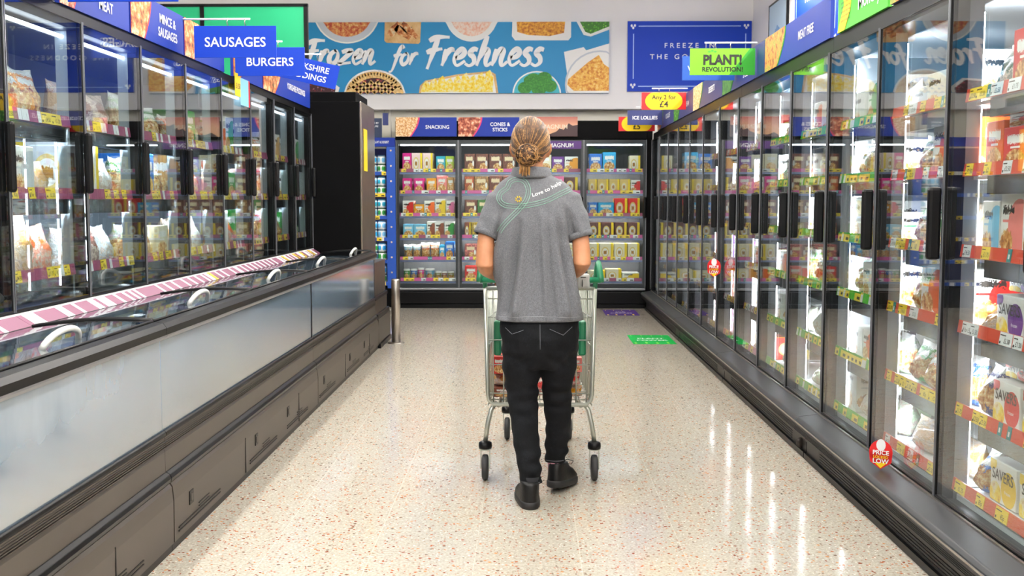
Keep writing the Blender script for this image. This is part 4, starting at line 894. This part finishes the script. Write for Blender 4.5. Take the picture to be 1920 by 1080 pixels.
for s_ in (-1, 1):
    MB().tube([(s_*.21, .03, .375), (s_*.235, .015, .34), (s_*.252, .005, .27), (s_*.264, 0, .185)], .0115, wire, 10).build('rear_leg', t)
    MB().tube([(s_*.20, .02, .36), (s_*.19, .4, .33), (s_*.175, .86, .31), (s_*.175, .87, .185)], .011, wire, 10).build('chassis_bar', t)
    for (cx, cy_, k) in ((s_*.264, 0, 1), (s_*.175, .87, 1)):
        o = MB().lathe([(.0, .152), (.031, .152), (.033, .165), (.031, .182), (.016, .19), (0, .19)], (cx, cy_, 0), rubber, 18).build('castor', t)
        MB().box(cx-.024, cx-.020, cy_-.02, cy_+.022, .055, .152, wire).box(cx+.020, cx+.024, cy_-.02, cy_+.022, .055, .152, wire).box(cx-.024, cx+.024, cy_-.022, cy_+.022, .145, .153, wire).build('fork', o)
        w_ = MB(); pr = [(.0, -.012), (.03, -.014), (.05, -.016), (.0605, -.011), (.0625, 0), (.0605, .011), (.05, .016), (.03, .014), (0, .012)]; vs = []; n_ = 26
        for r_, h_ in pr:
            for j in range(n_): a = 2*math.pi*j/n_; vs.append((cx+h_, cy_-.012+r_*math.cos(a), .063+r_*math.sin(a)))
        w_.add(vs, [(i*n_+j, i*n_+(j+1) % n_, (i+1)*n_+(j+1) % n_, (i+1)*n_+j) for i in range(len(pr)-1) for j in range(n_)], tyre, True); w_.build('wheel', o)
GT = 'shopping in the trolley'; I4 = Matrix()
for de, co, lab, x, y, z, w, d, h in (('photo', 'red', 'red carton standing in the trolley behind the left side wires', -.128, 5.13, .505, .085, .12, .085), ('clear', 'tan', 'tan loaf bag in the trolley at the left', -.118, 5.15, .442, .115, .15, .06),
    ('photo', 'brown', 'brown and red pack lying lowest left in the trolley', -.112, 5.14, .392, .12, .16, .046), ('photo', 'cyan', 'tall cyan carton standing in the middle of the trolley', .085, 5.28, .415, .1, .09, .3), ('clear', 'red', 'red crinkled pack at the bottom middle of the trolley', .065, 5.13, .392, .12, .1, .09),
    ('photo', 'salmon', 'red carton standing at the right side of the trolley', .225, 5.15, .51, .08, .1, .07), ('clear', 'red', 'net bag of red peppers at the right side of the trolley', .212, 5.12, .445, .095, .1, .06), ('clear', 'amber', 'tan potato bag lowest right in the trolley', .215, 5.12, .392, .11, .12, .05),
    ('white', 'blue', 'white and blue pack farther forward in the trolley', -.03, 5.5, .45, .16, .2, .2)):
    good(de, co, lab, GT, I4, x, y, z, w, d, h, rz=R.uniform(-.08, .08))

# ------------------------------------------------------------------ the person
def remesh(mb, voxel, smooth=6, fn=None):
    me = mb.mesh('r'); me.materials.clear(); o = bpy.data.objects.new('r', me); C.objects.link(o)
    a = o.modifiers.new('r', 'REMESH'); a.mode = 'VOXEL'; a.voxel_size = voxel
    b = o.modifiers.new('s', 'SMOOTH'); b.iterations = smooth; b.factor = .5
    dg = bpy.context.evaluated_depsgraph_get(); out = bpy.data.meshes.new_from_object(o.evaluated_get(dg), depsgraph=dg)
    bpy.data.objects.remove(o); bpy.data.meshes.remove(me)
    if fn:
        ns = [v.normal.copy() for v in out.vertices]
        for v, n in zip(out.vertices, ns): v.co += n*fn(v.co, n)
    out.polygons.foreach_set('use_smooth', [True]*len(out.polygons)); out.update(); return out
PX = Vector((.05, 4.66, 0))
person = thing('person', 'person seen from behind in grey polo shirt and black jeans pushing a trolley', 'person', PX)
def part(name, me, m, parent=None):
    if m is not None: me.materials.clear(); me.materials.append(m)
    o = bpy.data.objects.new(name, me); C.objects.link(o); o.parent = parent or person
    me.transform(Matrix.Translation(-PX)); return o
def skinm():
    n = NT('skin'); nz = n.noise(n.coord('Object'), 14, 3)[0]
    n.base(n.ramp(nz, [(.3, lin('#a8704d')), (.7, lin('#bd8460'))]), .5); n.b.inputs['Subsurface Weight'].default_value = .08; n.b.inputs['Subsurface Radius'].default_value = (.01, .004, .002); return n.m
def shirtm():
    n = NT('heather_grey_pique'); co = n.coord('Object'); a = n.noise(n.mapv(co, (1, 1, 1.6)), 420, 2, .7)[0]; b_ = n.noise(co, 160, 2)[0]
    f = n.math('ADD', n.math('MULTIPLY', a, .75), n.math('MULTIPLY', b_, .25))
    n.base(n.ramp(f, [(.34, lin('#4c4e52')), (.5, lin('#64666b')), (.66, lin('#7e8086'))]), .9, 0, .2); n.bump(a, .15, .002); n.b.inputs['Sheen Weight'].default_value = .1; return n.m
def denimm():
    n = NT('black_denim'); co = n.coord('Object'); a = n.noise(n.mapv(co, (1, 1, .4)), 260, 2)[0]; b_ = n.noise(co, 9, 4, .6)[0]
    n.base(n.ramp(n.math('ADD', n.math('MULTIPLY', a, .45), n.math('MULTIPLY', b_, .55)), [(.35, lin('#090a0d')), (.55, lin('#101216')), (.75, lin('#22252c'))]), .85, 0, .2); n.bump(a, .12, .002); return n.m
skin, shm, denim = skinm(), shirtm(), denimm()
# body: torso, neck, head with face, arms, hands and legs in one surface
HC = Vector((.0105, 4.742, 1.605))
b = MB()
b.loft([(.055, 4.69, .72, .13, .08), (.054, 4.70, .85, .135, .075), (.04, 4.71, 1.02, .12, .068), (.03, 4.715, 1.2, .125, .07), (.026, 4.705, 1.32, .145, .075), (.02, 4.71, 1.38, .11, .055), (.014, 4.72, 1.44, .075, .055), (.012, 4.725, 1.5, .054, .056), (.012, 4.735, 1.58, .056, .06)], skin)
b.loft([(HC.x, 4.76, 1.49, .02, .03), (HC.x+.003, 4.765, 1.505, .045, .06), (HC.x+.003, 4.755, 1.54, .066, .085), (HC.x, 4.745, 1.58, .074, .094), (HC.x, 4.742, 1.62, .077, .098), (HC.x, 4.738, 1.66, .073, .092), (HC.x, 4.735, 1.69, .056, .072), (HC.x, 4.735, 1.707, .03, .04), (HC.x, 4.735, 1.712, .008, .01)], skin, e=2.1)
b.tube([(HC.x+.004, 4.835, 1.6), (HC.x+.005, 4.856, 1.575), (HC.x+.005, 4.85, 1.562)], [.008, .014, .01], skin)           # nose
b.tube([(HC.x-.022, 4.842, 1.533), (HC.x+.004, 4.849, 1.534), (HC.x+.03, 4.842, 1.533)], [.005, .008, .005], skin)      # mouth
b.tube([(HC.x-.05, 4.826, 1.622), (HC.x+.004, 4.842, 1.624), (HC.x+.058, 4.826, 1.622)], [.008, .010, .008], skin)      # brow
for s_ in (-1, 1): b.tube([(HC.x+s_*.074, 4.752, 1.545), (HC.x+s_*.086, 4.742, 1.575), (HC.x+s_*.084, 4.735, 1.6), (HC.x+s_*.074, 4.755, 1.602)], [.009, .012, .012, .006], skin)
def finger(b, pts, r): b.tube(pts, [r*(1-.08*i) for i in range(len(pts))], skin, 8)
for s_, sh, el, wr, hx in ((-1, (-.135, 4.71, 1.355), (-.193, 4.635, 1.065), (-.150, 4.875, 1.002), -.142), (1, (.19, 4.71, 1.36), (.240, 4.635, 1.075), (.2, 4.875, 1.004), .192)):
    sh, el, wr = Vector(sh), Vector(el), Vector(wr); m1 = Vector((-.186, 4.678, 1.197) if s_ < 0 else (.233, 4.678, 1.188))
    b.tube([sh, sh.lerp(m1, .5), m1, m1.lerp(el, .6), el, el.lerp(wr, .12), el.lerp(wr, .35), el.lerp(wr, .7), wr, wr+Vector((0, .03, -.002))], [.036, .036, .038, .040, .040, .040, .041, .034, .026, .027], skin, 14)
    hz = .994; d = -s_      # palm above the handle, fingers over and round it, thumb from the inner side
    b.tube([wr, (hx, 4.905, hz+.010), (hx, 4.94, hz+.014), (hx, 4.965, hz+.008)], [.026, .033, .036, .03], skin, 14)
    for k, (ln, r_) in enumerate(((1.0, .0088), (1.08, .0092), (1.0, .009), (.82, .0078))):
        fx = hx+d*(.03-.0205*k); finger(b, [(fx, 4.95, hz+.012), (fx, 4.972, hz+.008), (fx, 4.981, hz-.016), (fx, 4.97, hz-.04*ln), (fx, 4.95, hz-.046*ln)], r_)
    finger(b, [(hx+d*.02, 4.91, hz+.0), (hx+d*.045, 4.925, hz-.012), (hx+d*.05, 4.936, hz-.034), (hx+d*.042, 4.945, hz-.046)], .0105)
b.tube([(-.028, 4.675, .72), (-.028, 4.68, .60), (-.027, 4.69, .49), (-.018, 4.67, .40), (-.008, 4.635, .30), (.006, 4.60, .20), (.016, 4.572, .06)], [.075, .062, .05, .045, .042, .034, .03], skin, 14)
b.tube([(.138, 4.685, .72), (.138, 4.70, .60), (.134, 4.73, .49), (.138, 4.745, .40), (.14, 4.765, .30), (.134, 4.79, .20), (.130, 4.80, .10)], [.075, .06, .046, .043, .04, .034, .03], skin, 14)
body = part('body', remesh(b, .0055, 3), skin)
MB().tube([(HC.x-.028, 4.829, 1.603), (HC.x-.028, 4.836, 1.603)], .009, mat('eye_white', '#efece6', .2)).tube([(HC.x+.036, 4.829, 1.603), (HC.x+.036, 4.836, 1.603)], .009, M['eye_white']).tube([(HC.x-.028, 4.836, 1.603), (HC.x-.028, 4.8375, 1.603)], .005, txtk).tube([(HC.x+.036, 4.836, 1.603), (HC.x+.036, 4.8375, 1.603)], .005, txtk).build('eyes', body, off=PX)
# jeans
b = MB()
b.loft([(.052, 4.675, .60, .10, .08), (.054, 4.672, .68, .168, .118), (.054, 4.67, .74, .178, .128), (.052, 4.672, .81, .178, .122), (.052, 4.682, .832, .168, .105)], denim)
b.tube([(-.028, 4.675, .72), (-.028, 4.68, .60), (-.027, 4.69, .49), (-.018, 4.67, .40), (-.008, 4.635, .30), (.006, 4.60, .20), (.016, 4.578, .115), (.017, 4.576, .096)], [.094, .084, .073, .066, .060, .054, .048, .048], denim, 22)
b.tube([(.138, 4.685, .72), (.138, 4.70, .60), (.134, 4.73, .49), (.138, 4.745, .40), (.14, 4.765, .30), (.134, 4.79, .20), (.130, 4.80, .148), (.13, 4.80, .14)], [.094, .080, .068, .063, .058, .053, .0485, .0485], denim, 22)
def jf(p, n):
    w = noise.noise((p.x*9, p.y*9, p.z*16))*.006+noise.noise((p.x*22+p.z*8, p.y*20, p.z*30))*.003
    for kx, kz in ((-.027, .47), (.135, .47), (.02, .15), (.13, .2)):
        dz = p.z-kz; w += .0035*math.exp(-(dz/.09)**2)*math.sin(dz*95+p.x*22*(1 if kx < .05 else -1))
    dz = p.z-.63; return w+.004*math.exp(-(dz/.06)**2)*math.sin((p.z+abs(p.x-.055)*.8)*70)
jeans = part('jeans', remesh(b, .007, 5, jf), denim)
stitch = mat('grey_stitching', '#7d8087', .8); bv = BVHTree.FromPolygons([v.co+PX for v in jeans.data.vertices], [tuple(p.vertices) for p in jeans.data.polygons])
def drape(bvh, pts, off=.0012):
    out = []
    for x, z in pts:
        h = bvh.ray_cast(Vector((x, 4.2, z)), Vector((0, 1, 0)))[0]
        if h is not None: out.append((h.x, h.y-off, h.z))
    return out
for pts in ([(-.10, .79), (-.07, .765), (-.02, .785)], [(.095, .79), (.155, .762), (.195, .795)], [(.053, .81), (.054, .70)], [(-.035, .108), (.065, .108)], [(.085, .152), (.175, .152)]):
    L_ = drape(bv, [(pts[i][0]+(pts[i+1][0]-pts[i][0])*k/10, pts[i][1]+(pts[i+1][1]-pts[i][1])*k/10) for i in range(len(pts)-1) for k in range(11)])
    if len(L_) > 2: MB().tube(L_, .0009, stitch, 6).build('stitching', jeans, off=PX)
# polo shirt
b = MB()
b.loft([(.051, 4.672, .818, .199, .13), (.053, 4.675, .87, .196, .128), (.053, 4.685, .95, .187, .124), (.041, 4.693, 1.06, .176, .12), (.027, 4.70, 1.18, .166, .118), (.025, 4.705, 1.28, .174, .115), (.024, 4.708, 1.345, .183, .10), (.023, 4.712, 1.385, .18, .086), (.021, 4.716, 1.415, .163, .078), (.018, 4.720, 1.437, .138, .074), (.015, 4.724, 1.458, .1, .071), (.013, 4.727, 1.478, .07, .068)], shm, 40, 2.5)
for sh, he, in (((-.125, 4.71, 1.352), (-.186, 4.678, 1.197)), ((.178, 4.71, 1.356), (.233, 4.678, 1.188))):
    sh, he = Vector(sh), Vector(he); b.tube([sh+(sh-he)*.12, sh, sh.lerp(he, .35), sh.lerp(he, .75), he], [.045, .062, .062, .058, .0555], shm, 22)
def sf(p, n):
    w = 0; x = p.x-.03; back = max(0, -n.y)
    env = min(1, max(0, (1.33-p.z)/.25)); side = math.exp(-((abs(x)-.12)/.06)**2)
    fan = x/(.55+.9*(1.3-p.z))           # folds fan out from the shoulder blades to the hem
    w += env*(.05*noise.noise((fan*17, 3.1, p.z*1.2))*(.55+.9*side)-.009*max(0, 1-abs(noise.noise((fan*13+4, 1.3, p.z*.9)))*5))+env*.004*noise.noise((fan*45, 7, p.z*2))
    w += .010*noise.noise((x*16+p.z*14, p.y*6, p.z*9-x*8))*math.exp(-((p.z-1.3)/.12)**2)
    if abs(x) > .17 and p.z > 1.15: w += .005*noise.noise((x*10, p.z*26, p.y*10))
    if p.z < .86: w *= max(0, (p.z-.818)/.042)
    w -= .008*back*env*math.exp(-(x/.035)**2)*math.exp(-((p.z-1.1)/.2)**2)*.6
    return w
sme = remesh(b, .006, 5, sf); shirt = part('polo_shirt', sme, shm)
sb = BVHTree.FromPolygons([v.co+PX for v in shirt.data.vertices], [tuple(p.vertices) for p in shirt.data.polygons])
b = MB(); cr = []                           # collar, standing then turned down
for rr, zz in ((.074, 1.45), (.094, 1.449), (.096, 1.458), (.083, 1.494), (.078, 1.499), (.072, 1.492), (.068, 1.45)): cr.append((.0135, 4.727-(.004 if zz > 1.49 else 0), zz, rr, rr*.98))
b.loft(cr, shm, 36, 2.1); b.f = b.f[:-2]; b.mi = b.mi[:-2]; b.sm = b.sm[:-2]; me = b.mesh('collar')
for v in me.vertices: v.co.z += -.02*max(0, (v.co.y-4.727)/.08)+.004*noise.noise(v.co*30); v.co.y += .003*noise.noise(v.co*25)
part('collar', me, shm, shirt)
for he, dr in (((-.186, 4.678, 1.197), (-.061, -.032, -.155)), ((.233, 4.678, 1.188), (.055, -.032, -.168))):
    he, dr = Vector(he), Vector(dr).normalized(); MB().tube([he-dr*.018, he-dr*.012, he+dr*.004, he+dr*.008], [.056, .0585, .0585, .05], shm, 24, False).build('sleeve_cuff', shirt, off=PX)
pts = drape(sb, [(-.14+.37*k/40, .842-.003*math.cos(k/40*6.28)) for k in range(41)], .0006); MB().tube(pts, .0009, mat('grey_hem_stitch', '#8f9196', .8), 5).build('hem_stitching', shirt, off=PX)
# print on the back of the shirt
cxy, sxy = math.cos(CYAW), math.sin(CYAW); cpp, spp = math.cos(CPITCH), math.sin(CPITCH)
def onshirt(a, c, off=.0016):
    px, py = 880+a/4.5, 210+c/4.5; x, v = (px-960)/CF, -(py-540)/CF; y, z = cpp+spp*v, -spp+cpp*v
    d = Vector((cxy*x-sxy*y, sxy*x+cxy*y, z)).normalized(); h = sb.ray_cast(Vector((0, 0, CH)), d)[0]
    return tuple(h-d*off) if h is not None else None
mint = mat('mint_thread_print', '#8fc7ae', .8); q = MB()
main = spline([(880, 635), (770, 690), (650, 748), (520, 782), (400, 795), (300, 785), (252, 740), (262, 685), (318, 640), (345, 590), (410, 566), (470, 590), (498, 660), (480, 740), (420, 820), (340, 900), (285, 960), (250, 1015)], 6)
for o_ in (-18, 0, 18):
    L_ = []
    for i, (a, c) in enumerate(main):
        dx = main[min(i+1, len(main)-1)][0]-main[max(i-1, 0)][0]; dy = main[min(i+1, len(main)-1)][1]-main[max(i-1, 0)][1]; w = math.hypot(dx, dy) or 1
        h = onshirt(a-dy/w*o_, c+dx/w*o_)
        if h: L_.append(h)
    q.tube(L_, .0010 if o_ else .0006, mint, 5)
q.build('mint_swirl_print', shirt, off=PX)
q = MB(); vs, fs = text_mesh('Love to help', .006); xs = [v[0] for v in vs]; w0, w1 = min(xs), max(xs); out = []
for a, c in vs:
    u = (a-w0)/(w1-w0); bx, by_ = 535+245*u, 715-70*u-42*u*u; an = math.atan2(-70-84*u, 245); k = 44
    h = onshirt(bx-math.sin(an)*-c*k*1, by_-math.cos(an)*c*k); out.append(h or (0, 4.6, 1.3))
q.add(out, fs, txtw).build('shirt_lettering', shirt, off=PX)
q = MB()
for k in range(8):
    a = k*math.pi/4+.2; L_ = [onshirt(415+14*math.cos(a), 735+12*math.sin(a)), onshirt(415+29*math.cos(a+.2), 735+27*math.sin(a+.2))]
    if all(L_): q.tube([L_[0], tuple((Vector(L_[0])+Vector(L_[1]))/2), L_[1]], [.0012, .0026, .001], yellow, 6)
q.build('yellow_flower_print', shirt, off=PX)
# hair: strands drawn back to a bun
def hairm(n_, a, b_):
    n = NT(n_); f = n.noise(n.coord('Object'), 70, 3)[0]; n.base(n.ramp(f, [(.35, lin(a)), (.65, lin(b_))]), .45, 0, .4); return n.m
hm = [hairm('hair_brown', '#36220f', '#5e3f22'), hairm('hair_dark', '#2c1c10', '#4a3220'), hairm('hair_gold', '#74502a', '#a57a45'), hairm('hair_fair', '#94683a', '#bf945a')]
RAD = Vector((.080, .104, .112)); BUN = Vector((-.004, 4.632, 1.549)); q = MB()
q.loft([(HC.x, 4.725, 1.535, .05, .07), (HC.x-.002, 4.722, 1.56, .072, .09), (HC.x, 4.722, 1.60, .08, .102), (HC.x, 4.725, 1.64, .08, .102), (HC.x, 4.726, 1.675, .071, .09), (HC.x, 4.728, 1.70, .052, .067), (HC.x, 4.73, 1.714, .026, .034), (HC.x, 4.73, 1.719, .006, .01)], hm[0], 28, 2.1)
bd = (BUN-HC); bd = Vector((bd.x/RAD.x, bd.y/RAD.y, bd.z/RAD.z)).normalized()
for k in range(1300):
    low = R.random() < .16
    if low: st = Vector((R.uniform(-.75, .7), -.55+R.uniform(-.2, .1), -.62+R.uniform(-.08, .12))).normalized()
    else:
        a = math.radians(-22+R.random()*212) if True else 0; y = R.uniform(.25, .62) if R.random() < .6 else R.uniform(-.5, .3)
        st = Vector((-math.cos(a)*-1, y, math.sin(a))); st = Vector((math.cos(a), y, math.sin(a)))
        if st.x > .5 and st.z < .12: st = Vector((.86, -.28, R.uniform(-.18, .3)))
        st.normalize()
    om = math.acos(max(-1, min(1, st.dot(bd)))); L_, n_ = [], 12; lift = R.uniform(.002, .008)
    if om < .1: continue
    sw = R.uniform(-.06, .06)
    for i in range(n_+1):
        s0 = i/n_; d = (st*math.sin((1-s0)*om)+bd*math.sin(s0*om))/math.sin(om); d = (d+Vector((sw*math.sin(math.pi*s0), 0, sw*.6*math.sin(math.pi*s0)))).normalized()
        L_.append(Vector((HC.x, HC.y-.012, HC.z))+Vector((d.x*(RAD.x+lift), d.y*(RAD.y+lift), d.z*(RAD.z+lift))))
    side = abs(st.x); m = R.choices(hm, (5, 4, 2+3*side, .5+2*side))[0]
    q.tube(L_, [.0011]+[.0019]*(n_-2)+[.0016, .0011], m, 5, False)
for k in range(26):
    x = R.uniform(-.03, .012); z0_ = BUN.z-.02; q.tube(spline([(BUN.x+x*.4, BUN.y-.01, z0_), (BUN.x+x, BUN.y-.012, z0_-.03), (BUN.x+x*1.1-.003, BUN.y-.006, z0_-.05-R.random()*.025)], 4), [.0026]*8+[.001], R.choice(hm), 5, False)
hair = q.build('hair', person, off=PX); q = MB()
q.loft([(BUN.x, BUN.y-.008, BUN.z-.036, .012, .012), (BUN.x, BUN.y-.01, BUN.z-.024, .03, .028), (BUN.x, BUN.y-.01, BUN.z, .038, .034), (BUN.x, BUN.y-.008, BUN.z+.024, .03, .028), (BUN.x, BUN.y-.004, BUN.z+.036, .012, .012)], hm[1], 18, 2)
for k in range(230):
    ax = Vector((R.uniform(-.9, .9), -1, R.uniform(-.9, .9))).normalized(); u = ax.orthogonal().normalized(); w = ax.cross(u); r_ = R.uniform(.018, .045); a0, a1 = R.random()*6.28, R.uniform(1.6, 3.6)
    cpt = BUN+Vector((R.uniform(-.008, .008), -.012, R.uniform(-.006, .006)))+ax*math.sqrt(max(0, .045**2-r_**2))*.95
    q.tube([cpt+(u*math.cos(a0+a1*i/9)+w*math.sin(a0+a1*i/9))*r_ for i in range(10)], [.0012]+[.0023]*8+[.0012], R.choices(hm, (4, 3, 4, 1.6))[0], 5, False)
q.build('hair_bun', hair, off=PX)
# shoes and sock
leather = mat('black_leather', '#0a0a0b', .42, spec=.3, bump=.15, scale=60); solem = mat('black_rubber_sole', '#18181a', .6)
def shoe(name, heel, yaw, pitch, lab=None):
    T = Matrix.Translation(heel) @ Matrix.Rotation(yaw, 4, 'Z') @ Matrix.Rotation(pitch, 4, 'X')
    b = MB(); b.loft([(0, .13, .022, .047, .128), (0, .132, .04, .048, .130), (0, .125, .06, .046, .122), (0, .105, .074, .043, .102), (0, .082, .088, .040, .077), (0, .072, .104, .039, .062), (0, .070, .113, .039, .058)], leather, 26, 2.6)
    me = b.mesh(name)
    for v in me.vertices:
        if v.co.y > .17 and v.co.z > .05: v.co.z -= (v.co.y-.17)*.25
        v.co.x *= 1+.12*math.sin(max(0, v.co.y-.1)*14)
    me.transform(T); o = part(name, me, leather)
    b = MB(); b.loft([(0, .132, .0, .047, .128), (0, .132, .006, .051, .134), (0, .132, .026, .051, .134), (0, .132, .034, .047, .129)], solem, 26, 2.6); me = b.mesh('sole')
    for v in me.vertices: v.co.x *= 1+.12*math.sin(max(0, v.co.y-.1)*14)
    me.transform(T); part('sole', me, solem, o)
    b = MB()
    for k in range(4): b.tube([(-.026, .12+.018*k, .092-.012*k), (0, .122+.018*k, .104-.013*k), (.026, .12+.018*k, .092-.012*k)], .0022, txtk, 5)
    b.tube([(0, .11, .11), (.035, .10, .125), (.06, .11, .118), (.045, .125, .1), (.01, .12, .104)], .0018, txtk, 5); me = b.mesh('laces'); me.transform(T); part('laces', me, txtk, o)
    return o
shoe('shoe', Vector((.016, 4.486, 0)), math.radians(7), 0)
shoe('shoe', Vector((.112, 4.735, .03)), math.radians(-22), math.radians(-6.2))
b = MB().loft([(.129, 4.797, .09, .035, .042), (.129, 4.797, .155, .036, .042), (.13, 4.795, .17, .036, .04)], skin, 18, 2); part('sock', b.mesh('sock'), mat('dusty_pink_sock', '#c98a9c', .85))
b = MB().loft([(.016, 4.565, .07, .035, .04), (.016, 4.57, .13, .035, .04)], skin, 18, 2); part('sock', b.mesh('sock'), mat('black_sock', '#15151a', .85))
